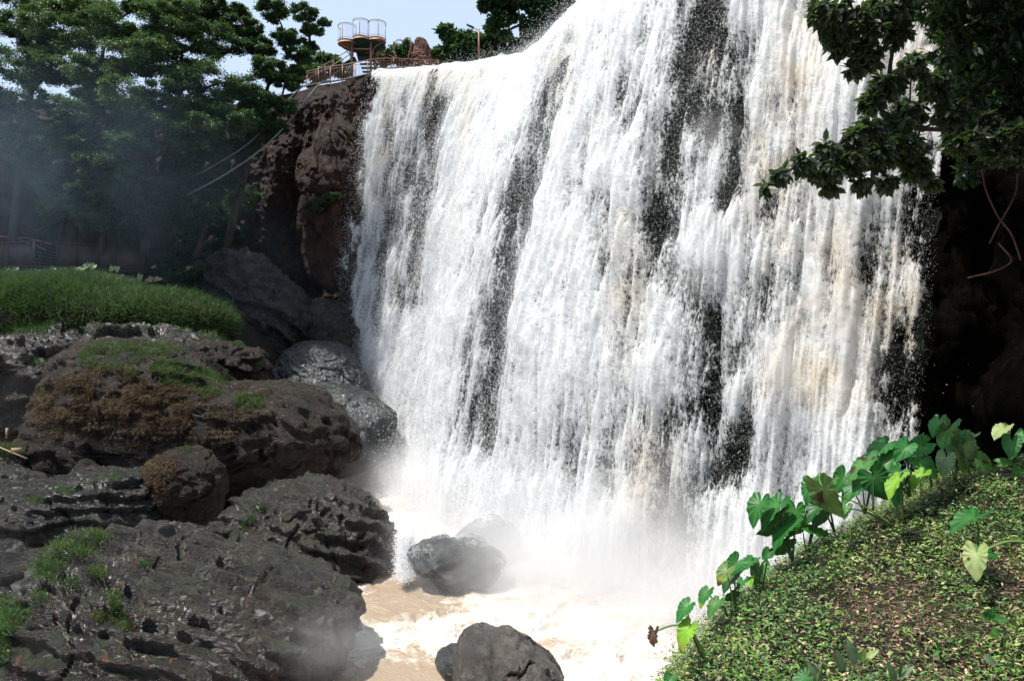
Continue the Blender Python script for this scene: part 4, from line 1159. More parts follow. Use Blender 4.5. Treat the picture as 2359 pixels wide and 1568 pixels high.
bk = [p_ + np.array([0.6, 1.5, 0.0]) for p_ in pts_]
V = [q - [0, 0, dz] for dz in (0, 0.12) for q in pts_ + bk]
f.add(V, [(0, 1, 4, 3), (1, 2, 5, 4), (6, 9, 10, 7), (7, 10, 11, 8), (0, 6, 7, 1), (1, 7, 8, 2), (3, 4, 10, 9), (4, 5, 11, 10), (2, 8, 11, 5), (0, 3, 9, 6)]); f.build('deck', M_DARKSTEEL, wk)
topY = lambda x: np.interp(x, [-400, 530, 2205], [290, 245, 345]); botY = lambda x: np.interp(x, [-400, 530, 2205], [640, 632, 685])
for x in (-330, 35, 120, 515, 860, 1145, 1465, 1735, 2185):
    f = MB(); a_, b_ = Y2(x, topY(x), wd(x)), Y2(x, botY(x) + (40 if x > 1700 else 10), wd(x)); f.box(((a_[0] + b_[0]) / 2, a_[1] + 0.02, (a_[2] + b_[2]) / 2), (0.10 if x in (515, 35, 1145, 1735, 2185) else 0.06, 0.08, a_[2] - b_[2])); f.build('post', M_RUST, wk)
M_PANEL = NT('rusty_mesh_panel'); m = M_PANEL; p = m.pos()
m.l(m.ramp(m.noise(p, 1.6, 4, .7), [(0.35, (0.02, 0.017, 0.017)), (0.55, (0.045, 0.030, 0.027)), (0.72, (0.09, 0.045, 0.028))]), m.p.inputs['Base Color'])
m.p.inputs['Roughness'].default_value = 0.7
vv = m.n('TexVoronoi'); vv.inputs['Scale'].default_value = 24; m.l(p, vv.inputs['Vector'])
tr_ = m.n('BsdfTransparent'); mx = m.n('MixShader'); m.l(m.math('GREATER_THAN', vv.outputs['Distance'], 0.30), mx.inputs[0]); m.l(tr_.outputs[0], mx.inputs[1]); m.l(m.p.outputs[0], mx.inputs[2]); m.l(mx.outputs[0], m.out.inputs['Surface'])
M_PANEL = m.m
for x0, x1 in ((-320, 25), (45, 505), (870, 1135), (1155, 1455), (1475, 1725), (1745, 2175)):
    q = [Y2(x0, botY(x0) - 10, wd(x0)), Y2(x1, botY(x1) - 10, wd(x1)), Y2(x1, topY(x1) + 42, wd(x1)), Y2(x0, topY(x0) + 42, wd(x0))]
    q = [v_ + np.array([0, 0.03, 0]) for v_ in q]; q += [v_ + np.array([0, 0.015, 0]) for v_ in q]
    mesh('mesh_panel', q, [(0, 1, 2, 3), (4, 7, 6, 5), (0, 4, 5, 1), (1, 5, 6, 2), (2, 6, 7, 3), (3, 7, 4, 0)], M_PANEL, wk)
for k in range(6):
    f = MB(); f.tube([Y2(535, 300 + 52 * k, wd(535) + .05), Y2(852, 370 + 48 * k, wd(852) + .05)], 0.012, 4); f.build('wire', M_PIPE, wk)
for x in (1905, 1985, 2075, 2185, 420, 900):
    f = MB(); f.tube([Y2(x, botY(x) + 10, wd(x) + .3), Y2(x, botY(x) + 190, wd(x) + .3)], 0.07, 6); f.build('pier', M_DARKSTEEL, wk)
for pts in ([(-60, 170), (40, 172), (250, 205), (470, 285), (700, 380)], [(-60, 180), (280, 185), (520, 222), (700, 270), (800, 300)]):
    f = MB(); f.tube(curve([Y2(x, y, 43.6) for x, y in pts], 6), 0.03, 5); f.build('handrail', M_COPPER, wk)
# fallen limb propped behind the walkway
f = MB(); f.tube(curve([W(55, 550, 44.5), W(95, 530, 44.5), W(140, 500, 44.8)], 5), [0.12] * 11, 6); tag(f.build('fallen_branch', M_BARK), 'dark fallen branch leaning behind the left end of the walkway', 'branch')

tree('shrub', 'dark shrub added to cover the sunlit gap under the right end of the walkway', SW(350, 640, 46), [(340, 625, 46.5, 22), (375, 625, 46, 24), (310, 628, 46.8, 18), (400, 640, 45, 18)], 5000, 0.16, 'dark', 0.05, None, 'shrub', fork=0.3)  # added to hide a sunlit patch of hillside between the piers
for x, y in ((105, 690), (200, 712), (242, 682), (290, 745), (322, 782), (565, 720), (690, 712), (805, 685), (772, 748), (1165, 680), (1240, 680), (1300, 645), (1350, 615), (1425, 640), (1705, 668), (1782, 668), (2130, 790)):
    Dq = 40.6 + 2.2 * max(0, (x - 900) / 1300)
    B = Y2(x + rng.uniform(-15, 15), y + 110, Dq); A_ = Y2(x, y - 15, Dq)
    ORD = ['leftmost', 'second', 'third', 'fourth', 'fifth', 'sixth', 'seventh', 'eighth', 'ninth', 'tenth', 'eleventh', 'twelfth', 'thirteenth', 'fourteenth', 'fifteenth', 'sixteenth', 'seventeenth']
    root = empty('small_taro', B, 'small pale heart-leaved plant under the walkway, ' + ORD[len(SMALL)] + (' of seventeen' if not SMALL else ' from the left'), 'plant', 'small heart-leaved plants under the walkway')
    q = rng.uniform(-0.5, 0.5)
    SMALL.append((root, B, A_, A_ + np.array([q * 0.3, -0.12, -0.24])))
# broken board and sticks left
f = MB(); c_ = W(38, 1036, 27.8); f.box((c_[0], c_[1], c_[2]), (0.34, 0.04, 0.16), 0.3); tag(f.build('broken_board', M_WOOD), 'pale broken board wedged on the rock at the left edge', 'board')
f = MB(); f.tube([W(-5, 1028, 28.5), W(62, 1056, 28)], 0.025, 5); tag(f.build('stick', M_WOOD), 'pale stick beside the broken board', 'stick')
f = MB(); f.tube([W(16, 1010, 30), W(16, 985, 30)], 0.05, 6); tag(f.build('stump', M_WOOD), 'short wooden stump in the grass tuft at the left edge', 'stump')

# ================================================================== RIGHT BANK
RG = curve([(1545, 1790, 4.9), (1590, 1650, 5.6), (1622, 1560, 6.2), (1668, 1478, 6.8), (1728, 1412, 7.3), (1790, 1356, 7.8), (1872, 1288, 8.3), (1960, 1232, 8.8), (2045, 1186, 9.0), (2130, 1146, 9.3), (2215, 1106, 9.5), (2300, 1082, 9.6), (2400, 1062, 9.7), (2600, 1030, 9.8), (2900, 990, 10)], 16)
fs = np.linspace(0, 1, 110); bsd = np.linspace(1, 0, 40)[:-1]
G = np.zeros((len(RG), len(bsd) + len(fs), 3))
for i_, (x, y, d) in enumerate(RG):
    r0 = W(x, y, d)
    for j, q in enumerate(bsd):
        G[i_, j] = r0 + np.array([-0.6 * q, 1.2 * q ** 0.5 + 0.8 * q, -0.25 * q ** 0.5 - 7.5 * q * q])
    Yb = max(1900, y + 160)
    for j, q in enumerate(fs):
        dd = d + (3.7 - d) * q ** 0.85
        G[i_, len(bsd) + j] = W(x + (y - 1800) * 0.0 + 60 * q, y + (Yb - y) * q, max(dd, 3.0))
Pb = G.reshape(-1, 3)
Pb[:, 2] += 0.10 * fbm(Pb * 1.3, 4, 300) + 0.03 * fbm(Pb * 6, 3, 301)
G = Pb.reshape(G.shape)
grid_surface('bank', G, M_EARTH)
gx, gy = np.gradient(G, axis=0), np.gradient(G, axis=1)
BN = unit(np.cross(gx.reshape(-1, 3), gy.reshape(-1, 3)).reshape(-1, 3)); BN *= np.sign(BN[:, 2:3] + 1e-9)
BX, BY = proj(Pb)
area = np.linalg.norm(np.cross(gx.reshape(-1, 3), gy.reshape(-1, 3)), axis=1)


def bank_pick(n, wfun, jit=0.04):
    w = area * wfun(BX, BY); w *= (BX > 1400) & (BX < 2760) & (BY > 960) & (BY < 1700)
    k = rng.choice(len(Pb), n, p=w / w.sum())
    return Pb[k] + rng.normal(size=(n, 3)) * jit * np.array([1, 1, 0.3]), BN[k], BX[k], BY[k]


# bare straw patches
def straw(X, Y):
    s_ = np.zeros_like(X)
    for x, y, a_, b_ in [(2040, 1370, 110, 40), (2120, 1440, 150, 60), (2000, 1530, 110, 40), (2330, 1360, 60, 60), (2180, 1560, 90, 30), (1990, 1420, 60, 40), (2260, 1300, 60, 30)]:
        s_ = s_ + np.exp(-((X - x) / a_) ** 2 - ((Y - y) / b_) ** 2)
    return np.clip(s_, 0, 1)


n = 104000
P, N, X, Y = bank_pick(n, lambda X, Y: (1.0 - 0.80 * straw(X, Y)) * (0.25 + 1.2 * np.clip(fbm(Pb * 1.7, 3, 310) + 0.5, 0, 1)))
near = sstep(1560, 1720, X - (Y - 1400) * 0.35)
P = P + N * rng.uniform(0.0, 0.12, (n, 1))
ax = unit(rng.normal(size=(n, 3)) * np.array([1, 1, 0.35]) + np.array([-0.2, -0.25, 0.0]))
nm = unit(N * 0.8 + np.array([0, -0.1, 0.8]) + rng.normal(size=(n, 3)) * 0.38)
g1, g2 = colours('bank', n, 0.25), colours('grass', n, 0.3) * 1.4
pat = np.clip(fbm(P * 0.9, 3, 311) * 1.6 + 0.5 + 0.5 * (1 - sstep(1600, 2000, X)), 0, 1)
c = np.where((rng.uniform(size=n) < pat * 0.75)[:, None], g2, g1)
dry_ = rng.uniform(size=n) < 0.10 + 0.25 * straw(X, Y); c[dry_] = colours('dry', int(dry_.sum())) * 2.0
c = c * (0.7 + 1.5 * rng.uniform(size=(n, 1)) ** 1.4)
Lf = rng.uniform(0.022, 0.064, n)
V, Q, T, C_ = leaves(P, ax, nm, Lf, Lf * rng.uniform(0.3, 0.5, n), c, True, 0.15)
tag(mesh('ground_cover', V, [Q, T], M_GLOSSLEAF, cols=C_), 'low leafy plants carpeting the sunlit bank', 'ground cover', None, 'stuff')
# fine mossy herb towards the left edge of the bank
n = 46000
P, N, X, Y = bank_pick(n, lambda X, Y: np.exp(-((X - (1600 + (1560 - Y) * 0.85)) / 110) ** 2) * (Y > 1150) + 0.06)
P = P + N * rng.exponential(0.045, (n, 1))
V, Q, T, C_ = leaves(P, rng.normal(size=(n, 3)), unit(N + rng.normal(size=(n, 3)) * 0.7), rng.uniform(0.010, 0.022, n), 0.008, colours('grass', n, 0.35) * 0.9, False)
tag(mesh('herb', V, Q, M_GRASS, cols=C_), 'fine feathery herb along the left edge of the bank', 'herb', None, 'stuff')
# dead straw
n = 15000
P, N, X, Y = bank_pick(n, lambda X, Y: straw(X, Y) * 1.0 + 0.05, 0.05)
P = P + N * rng.uniform(0, 0.035, (n, 1))
ax = unit(rng.normal(size=(n, 3)) * np.array([1, 1, 0.3])); Ls = rng.uniform(0.04, 0.13, n)
V, Q, T, C_ = leaves(P, ax, N, Ls, 0.0032, colours('dry', n, 0.3) * 2.8, False, 0.1)
tag(mesh('straw', V, Q, M_DRY, cols=C_), 'dead brown straw lying in the bare patches of the bank', 'straw', None, 'stuff')
# grass blades between the leaves
n = 5200
P, N, X, Y = bank_pick(n, lambda X, Y: 0.4 + np.exp(-((X - 2150) / 120) ** 2 - ((Y - 1110) / 50) ** 2) * 3 + np.exp(-((X - 2290) / 90) ** 2 - ((Y - 1500) / 60) ** 2) * 2)
V, Q, T, C_ = blades(P, N, rng.uniform(0.06, 0.20, n), 0.006, colours('grass', n, 0.3) * 1.5, 0.7)
tag(mesh('grass', V, [Q, T], M_GRASS, cols=C_), 'loose grass blades between the leaves of the bank', 'grass', None, 'stuff')

# ------------------------------------------------------------------ big heart-leaved plants
HT_A = np.radians([0, 12, 30, 55, 85, 112, 135, 150, 163, 173, 180])
HT_R = np.array([1.0, 0.84, 0.66, 0.54, 0.49, 0.52, 0.60, 0.60, 0.46, 0.22, 0.08])
VEINS = np.radians([0, 28, 50, 72, 96, 120, 142])


def leaf_blade(name, A, T, w, parent, tone='green', under=False, depth=0.0, oval=False, wav=1.0, tipbrown=0.0, cup=0.22):
    """one large leaf: A the stalk joint, T the tip (3-D points), w its full width"""
    A, T = np.asarray(A, float), np.asarray(T, float)
    ax = T - A; L = np.linalg.norm(ax); ax /= L
    cvec = unit(-A); n0 = unit(cvec - ax * np.dot(cvec, ax)); sd = np.cross(n0, ax)
    nominal = 0.95 * L
    r_ = 0.95 if oval else min(1.0, w / nominal)
    phi = math.acos(np.clip(r_, 0.25, 1.0))
    best = max([(math.cos(p_) * n0 + math.sin(p_) * sd) for p_ in (phi, -phi)], key=lambda v: v[2] * (-1 if under else 1))
    nrm_ = unit(best); side = np.cross(nrm_, ax); W_ = max(w, nominal) / 0.98 if not oval else w
    na, nrg = 72, 9
    th = np.linspace(0, 2 * np.pi, na, endpoint=False)
    tt = np.abs((th + np.pi) % (2 * np.pi) - np.pi)
    if oval: R0 = None
    else: R0 = np.interp(tt, HT_A, HT_R)
    rho = np.linspace(0, 1, nrg + 1)[1:]
    ph = rng.uniform(0, 6.28)
    if oval:
        u = np.linspace(0, 1, 14); v_ = np.linspace(-1, 1, 9)
        U, Vv = np.meshgrid(u, v_, indexing='ij')
        hw = 0.5 * np.sin(np.pi * U ** 0.85) ** 0.8
        x = U * L; y = Vv * hw * w
        z = 0.25 * np.abs(y) - 0.15 * L * U ** 2 + 0.01 * np.sin(U * 18 + ph) * np.abs(Vv) * w
        Pl = A + x[..., None] * ax + y[..., None] * side + z[..., None] * nrm_
        Pl = Pl.reshape(-1, 3)
        i0 = (np.arange(13)[:, None] * 9 + np.arange(8)[None]).ravel(); F = [np.stack([i0, i0 + 9, i0 + 10, i0 + 1], 1)]
        vein = np.exp(-(Vv / 0.10) ** 2).ravel() * 0.8; rr_ = np.abs(Vv).ravel()
        uu = U.ravel(); seedp = Pl
    else:
        x = [0.0]; y = [0.0]; vein = [1.0]; rr_ = [0.0]
        for q in rho:
            jag = 1 + 0.02 * np.sin(th * 9 + ph) * q
            x += list(R0 * q * np.cos(th) * L * jag); y += list(R0 * q * np.sin(th) * W_ * jag)
            vd = np.min(np.abs(tt[:, None] - VEINS[None]), axis=1)
            vein += list(np.exp(-(vd * q * 11) ** 2) * (1 - 0.55 * q)); rr_ += [q] * na
        x, y, vein, rr_ = map(np.array, (x, y, vein, rr_))
        thf = np.concatenate([[0], np.tile(th, nrg)])
        z = cup * np.abs(y) - 0.28 * x * np.abs(x) / L * 0.9 - 0.10 * (x < 0) * np.abs(x) + wav * 0.030 * L * np.sin(np.abs(((thf + np.pi) % (2 * np.pi)) - np.pi) * 13 + ph) * rr_ ** 2
        z += wav * 0.035 * L * np.sin(thf * 3 + ph * 2) * rr_ ** 2
        Pl = A + x[:, None] * ax + y[:, None] * side + z[:, None] * nrm_
        T3 = [(0, 1 + k, 1 + (k + 1) % na) for k in range(na)]
        Qd = [(1 + a_ * na + k, 1 + (a_ + 1) * na + k, 1 + (a_ + 1) * na + (k + 1) % na, 1 + a_ * na + (k + 1) % na) for a_ in range(nrg - 1) for k in range(na)]
        F = [np.array(Qd), np.array(T3)]
        uu = x / L; seedp = Pl
    tones = {'green': (0.010, 0.105, 0.016), 'deep': (0.006, 0.060, 0.012), 'light': (0.040, 0.135, 0.025), 'lime': (0.15, 0.30, 0.02), 'pale': (0.26, 0.31, 0.12), 'blue': (0.014, 0.12, 0.022), 'grey': (0.13, 0.19, 0.10), 'dead': (0.06, 0.022, 0.014), 'olive': (0.09, 0.15, 0.04)}  # 'deep' puts the darkness of shaded leaves and undersides into the green
    base_c = np.array(tones[tone]) * rng.uniform(0.85, 1.15)
    mot = fbm(seedp * 14 + ph, 3, 320)
    c = base_c[None] * (1 + 0.35 * mot[:, None])
    c = c + vein[:, None] * (np.array([0.045, 0.075, 0.025]) * (0.2 if tone == 'dead' else 0.9))
    spot = sstep(0.42, 0.55, fbm(seedp * 9 + ph * 5, 2, 321)) * (1.0 if tone in ('pale', 'grey', 'olive', 'light') else 0.35)
    c = c * (1 - spot[:, None]) + np.array([0.05, 0.018, 0.012]) * spot[:, None]
    if tipbrown:
        t_ = sstep(1 - tipbrown, 1 - tipbrown * 0.4, uu + 0.15 * mot)
        yl = sstep(1 - tipbrown * 2, 1 - tipbrown, uu + 0.2 * mot)
        c = c * (1 - yl[:, None]) + np.array([0.22, 0.28, 0.03]) * yl[:, None]
        c = c * (1 - t_[:, None]) + np.array([0.05, 0.018, 0.012]) * t_[:, None]
    return mesh(name, Pl, F, M_GLOSSLEAF, parent, cols=np.clip(c, 0, 1), smooth=True)


R6 = lambda x, y: (1439.8 + x * .41255, 921.4 + y * .41255)
# name parts: label, base (region px), depth, leaves [(A, T, width, tone, options)]
TARO = [
    ('lowest big-leaved plant of the bank, with a striped yellowing leaf and a dead brown one', (490, 1540), 6.3, [((345, 1155), (278, 1232), 66, 'green', {}), ((352, 1282), (290, 1395), 84, 'lime', dict(tipbrown=.28)), ((160, 1297), (150, 1368), 52, 'dead', dict(wav=3.5))], (385, 1330)),
    ('small plant below the bank edge at the bottom, only its leaf top in view', (262, 1640), 5.7, [((252, 1548), (232, 1600), 66, 'green', {})], None),
    ('two-leaved plant just above the yellowing one, one leaf edge browned', (575, 1190), 7.1, [((455, 1078), (411, 1152), 58, 'green', dict(tipbrown=.2)), ((512, 1135), (455, 1205), 58, 'light', {})], None),
    ('plant with a brown-tipped yellow leaf, near the lower end of the row', (615, 1165), 7.4, [((565, 950), (512, 1022), 72, 'olive', dict(tipbrown=.35)), ((622, 905), (560, 975), 96, 'blue', {}), ((598, 985), (538, 1064), 66, 'deep', {}), ((612, 1072), (565, 1118), 46, 'deep', dict(under=True))], None),
    ('plant with one broad light green leaf facing the camera, beside a bare white gap', (770, 1010), 7.8, [((752, 935), (735, 1035), 100, 'light', {}), ((700, 900), (636, 946), 52, 'green', {}), ((655, 1010), (632, 1046), 44, 'green', {}), ((800, 850), (770, 885), 60, 'green', {}), ((700, 1000), (696, 1040), 40, 'lime', {})], None),
    ('plant leaning furthest out over the falling water, with tall oval dark leaves', (935, 880), 8.2, [((750, 580), (697, 698), 96, 'green', {}), ((848, 590), (741, 702), 78, 'green', {}), ((868, 662), (758, 766), 92, 'deep', dict(under=True)), ((950, 622), (936, 740), 104, 'green', {}), ((905, 705), (806, 815), 74, 'green', dict(cup=.1)), ((900, 790), (815, 870), 66, 'deep', dict(under=True))], None),
    ('plant behind the leaning one, with a long dark hanging leaf', (1015, 860), 8.6, [((985, 660), (925, 775), 60, 'deep', dict(under=True)), ((1088, 590), (1005, 660), 66, 'deep', {}), ((1095, 620), (1060, 706), 84, 'deep', dict(under=True)), ((1100, 752), (1008, 700), 38, 'green', {})], None),
    ('plant with a pale green underside and a long yellow arching stalk', (1490, 695), 8.3, [((1110, 500), (1192, 672), 138, 'olive', dict(under=True)), ((1235, 600), (1222, 655), 62, 'light', {})], (1330, 590)),
    ('plant with two wide wavy leaves overlapping above the pale underside', (1170, 720), 8.8, [((1038, 478), (1012, 585), 84, 'blue', {}), ((1105, 480), (1000, 585), 96, 'light', {})], None),
    ('plant with notched upright leaf and low spreading leaf in the middle of the row', (1340, 620), 8.8, [((1222, 428), (1168, 518), 104, 'green', {}), ((1312, 470), (1208, 550), 96, 'blue', {}), ((1420, 320), (1412, 372), 46, 'blue', {})], None),
    ('plant with the broadest leaf of the row, its tip grey green', (1385, 600), 8.5, [((1392, 432), (1470, 560), 150, 'green', {}), ((1375, 350), (1400, 400), 80, 'green', {})], None),
    ('plant with the two long narrow leaves stretched towards the water', (1590, 520), 8.7, [((1450, 245), (1345, 300), 78, 'green', dict(cup=.05)), ((1330, 355), (1241, 437), 72, 'light', dict(cup=.05)), ((1500, 312), (1432, 398), 96, 'green', {}), ((1568, 262), (1508, 332), 92, 'blue', {})], None),
    ('plant with a bright yellow green half leaf and a drooping bluish one', (1550, 640), 8.2, [((1525, 445), (1455, 525), 58, 'lime', {}), ((1520, 470), (1492, 598), 76, 'blue', {}), ((1530, 400), (1475, 450), 76, 'blue', {})], None),
    ('plant with two grey green water-beaded leaves, one lying flat', (1712, 470), 8.9, [((1672, 235), (1585, 240), 70, 'green', {}), ((1655, 262), (1578, 310), 98, 'blue', {}), ((1650, 345), (1765, 425), 88, 'blue', {})], None),
    ('small plant with one translucent lime green leaf above the bank top', (1650, 510), 8.6, [((1655, 418), (1588, 482), 60, 'lime', {})], None),
    ('tallest plant of the row, in front of the shaded rock, with a spotted yellow leaf', (1925, 390), 9.2, [((1748, 120), (1702, 192), 56, 'green', {}), ((1808, 158), (1752, 262), 88, 'light', {}), ((1848, 205), (1792, 290), 78, 'blue', {}), ((1885, 250), (1905, 392), 112, 'olive', {})], None),
    ('plant with a curled light leaf behind the spotted yellow one', (1840, 430), 9.3, [((1885, 190), (1880, 240), 74, 'light', {}), ((1790, 330), (1772, 425), 90, 'grey', {}), ((1950, 195), (1925, 215), 34, 'grey', {})], None),
    ('single low leaf lying on the top edge of the bank', (2060, 420), 9.2, [((1975, 330), (2055, 392), 84, 'light', {})], None),
    ('tall plant with a pale spotted upturned leaf near the right edge', (2160, 360), 9.2, [((2110, 160), (2058, 205), 60, 'pale', {}), ((2112, 158), (2150, 196), 60, 'pale', {}), ((2160, 235), (2156, 322), 92, 'blue', {}), ((2110, 350), (2190, 338), 46, 'light', {})], None),
    ('plant cut by the right edge of the picture, at the top of the bank', (2230, 380), 9.3, [((2222, 190), (2195, 240), 56, 'blue', {}), ((2180, 395), (2230, 400), 60, 'light', {})], None),
    ('lone plant on the bank face with one cupped dark green leaf', (1970, 800), 7.4, [((1945, 655), (1815, 712), 66, 'green', dict(cup=.3))], None),
    ('plant at the right edge with a pale yellow hanging leaf', (2260, 775), 7.0, [((1962, 862), (1948, 998), 112, 'pale', {}), ((1975, 848), (2098, 862), 58, 'green', {})], None),
    ('plant cut by the bottom edge, one bright green leaf showing', (1030, 1620), 5.2, [((1015, 1545), (930, 1590), 70, 'green', {})], None),
]
for lab, b, D, lv, via in TARO:
    B = W(*R6(*b), D)
    root = empty('taro_plant', B, lab, 'plant', 'large heart-leaved plants along the bank')
    for (a_, t_, w_, tone, op) in lv:
        dA = D + rng.uniform(-0.15, 0.15)
        Aw, Tw = W(*R6(*a_), dA), W(*R6(*t_), dA - rng.uniform(0.02, 0.10)); Tw = Aw + (Tw - Aw) * 1.03
        leaf_blade('leaf', Aw, Tw, w_ * .41255 * D / FPX * 1.04, root, tone, **op)
        up_ = np.array([0, 0, 1.0])
        if tone == 'dead': pts = [B + [0, 0, 0.0], W(*R6(385, 1310), D), W(*R6(310, 1257), D), W(*R6(240, 1262), D), Aw]
        elif via and a_ == lv[0][0]: pts = [B, W(*R6(*via), D), Aw]
        else:
            mid = (B + Aw) / 2 + up_ * 0.08 * np.linalg.norm(B - Aw) + rng.normal(size=3) * 0.01; pts = [B - up_ * 0.03, mid, Aw]
        f = MB(); cv = curve(pts, 6); sc = {'lime': (0.12, .2, .03), 'pale': (0.16, .22, .06), 'olive': (0.13, .17, .03), 'dead': (0.12, .2, .03)}.get(tone, (0.03, .075, .02))
        rr0 = 0.011 if np.linalg.norm(B - Aw) < 0.5 else 0.015
        f.tube(cv, np.linspace(rr0, 0.005, len(cv)), 6, C=sc); f.build('stalk', M_STEM, root, smooth=True)

for root, B, A_, T_ in SMALL:
    leaf_blade('leaf', A_, T_, 0.26, root, ['pale', 'grey', 'light', 'pale'][int(rng.integers(0, 4))])
    f = MB(); f.tube([B, (B + A_) / 2 + [0, 0.02, 0.02], A_], 0.012, 5, C=(0.03, .075, .02)); f.build('stalk', M_STEM, root)
R5 = lambda x, y: (1670.1 + x * .29199, 1295.8 + y * .29199)
SEED = [
    ('pale broad-leaved seedling at the bottom edge, with four upright leaves', (1000, 850), 5.2, [((1030, 795), (975, 612), 84, 'grey'), ((1072, 785), (1100, 680), 56, 'olive'), ((1100, 765), (1208, 680), 52, 'pale'), ((935, 870), (878, 678), 72, 'grey')]),
    ('pale seedling with one long leaf, left of the four-leaved seedling', (740, 960), 5.0, [((765, 940), (662, 780), 76, 'grey'), ((700, 960), (735, 860), 30, 'olive')]),
    ('pale seedling with two crossing leaves, right of the four-leaved seedling', (1360, 960), 5.0, [((1345, 935), (1295, 790), 60, 'grey'), ((1370, 915), (1485, 805), 50, 'grey'), ((1375, 900), (1395, 770), 24, 'deep')]),
    ('fallen twig plant with three oval leaves, near the lower right corner', (1945, 725), 5.6, [((2090, 520), (2170, 570), 60, 'light'), ((2100, 450), (2020, 400), 52, 'light'), ((2110, 455), (2240, 440), 58, 'light'), ((2105, 440), (2110, 360), 50, 'blue')]),
    ('broad pale leaf seedling in the lower right corner', (2060, 830), 5.0, [((2030, 720), (2145, 810), 62, 'grey'), ((1960, 590), (1885, 530), 34, 'pale')]),
    ('bright seedling with narrow pointed leaves, low on the bank', (1700, 740), 5.3, [((1690, 690), (1640, 730), 30, 'light'), ((1695, 680), (1665, 610), 26, 'light'), ((1560, 700), (1500, 640), 30, 'grey')]),
]
for lab, b, D, lv in SEED:
    D -= 0.22
    B = W(*R5(*b), D)
    root = empty('seedling', B, lab, 'seedling', 'broad-leaved seedlings on the bank')
    J = np.mean([W(*R5(*a_[0]), D) for a_ in lv], axis=0)
    f = MB(); f.tube(curve([B, (B + J) / 2 + [0.01, 0, 0.01], J], 5), 0.006, 5, C=(0.12, 0.07, 0.04)); f.build('stem', M_STEM, root)
    for (a_, t_, w_, tone) in lv:
        leaf_blade('leaf', W(*R5(*a_), D), W(*R5(*t_), D - 0.03), w_ * .29199 * D / FPX, root, tone, oval=True)

# ================================================================== RIGHT TREES
tree('overhanging_tree', 'dark leafy branches reaching in from the right over the falling water', (11.2, 13.2, 3.0),
     [(1920, 40, 9, 44), (1990, 60, 9, 48), (2050, 20, 9, 44), (2000, 125, 9, 30), (1935, 100, 9, 26), (1890, 20, 9, 28), (2070, 75, 9.2, 24), (1965, 165, 9, 12), (2045, 195, 9.5, 32), (2010, 235, 9.5, 22), (2100, 150, 9.8, 24), (2150, 190, 10, 34), (2095, 250, 9.8, 32),
      (2000, 290, 9, 26), (1965, 315, 8.8, 18), (1905, 335, 8.6, 20), (1850, 375, 8.5, 18), (1800, 402, 8.5, 13), (1762, 432, 8.5, 9), (1900, 395, 8.6, 26), (1955, 370, 8.8, 34), (2020, 350, 9, 38), (2080, 335, 9.2, 38), (1985, 420, 8.8, 15), (1915, 432, 8.7, 13), (2110, 385, 9.3, 28),
      (2045, 420, 9, 16), (2145, 420, 9.6, 14), (2060, 290, 9.4, 26), (2185, 260, 10, 30)],
     15000, 0.125, 'grey', 0.11, None, 'tree', fork=0.7, flat=0.95, hexa=True, nsub=34, subr=0.62, wide=0.48, via=[np.array([9.6, 12, 3.6])])
tree('leafy_tree', 'dense near-black tree filling the upper right corner', (11.5, 14.0, -1.0),
     [(2200, 90, 11, 70), (2290, 60, 11, 80), (2230, 220, 11, 60), (2320, 190, 11, 80), (2210, 320, 10.8, 40), (2370, 300, 11, 60), (2230, 400, 11.5, 24), (2300, 250, 11.3, 60), (2380, 80, 11, 80), (2190, 0, 11, 70), (2300, -120, 10.5, 120), (2130, -130, 10, 100), (2480, 60, 11, 120), (2460, 260, 11, 110), (2350, -300, 10, 160), (2600, -100, 10, 150)],  # clumps past the frame form an unseen occluder added to shade the cliff
     34000, 0.13, 'dark', 0.16, None, 'tree', fork=0.6, flat=1.0, hexa=True, nsub=30, wide=0.42)
tree('leafy_branch', 'pale grey green leafy branch crossing the dark tree at the right edge', W(2420, 360, 10.5), [(2250, 300, 9.8, 30), (2300, 310, 9.8, 30), (2345, 300, 9.8, 30), (2300, 350, 9.8, 26), (2345, 350, 9.8, 26), (2215, 330, 9.8, 20), (2265, 280, 9.9, 22)],
     2600, 0.13, 'grey', 0.06, None, 'branch', fork=0.5, flat=0.7, hexa=True, nsub=8, via=[W(2390, 340, 10.3)])
for pts, lab in (([(2262, 390), (2272, 440), (2300, 500), (2330, 540), (2352, 600)], 'brown hanging root on the shaded rock, the left of the three'), ([(2345, 400), (2338, 450), (2300, 520), (2280, 560)], 'brown hanging root crossing the others on the shaded rock'), ([(2230, 640), (2290, 625), (2330, 600), (2300, 560)], 'lowest brown root, curving across the shaded rock')):
    f = MB(); f.tube(curve([W(x, y, 10.6) for x, y in pts], 6), 0.012, 5); tag(f.build('root', M_RED), lab, 'root')

# ================================================================== SPRAY, MIST
def flakes(P, size):
    n = len(P)
    a_ = unit(rng.normal(size=(n, 3))); b_ = unit(np.cross(a_, rng.normal(size=(n, 3))))
    s_ = np.broadcast_to(size, (n,))[:, None]
    V = np.stack([P + a_ * s_, P - a_ * s_ * .5 + b_ * s_ * .87, P - a_ * s_ * .5 - b_ * s_ * .87], 1)
    return V.reshape(-1, 3), np.arange(n * 3).reshape(n, 3)


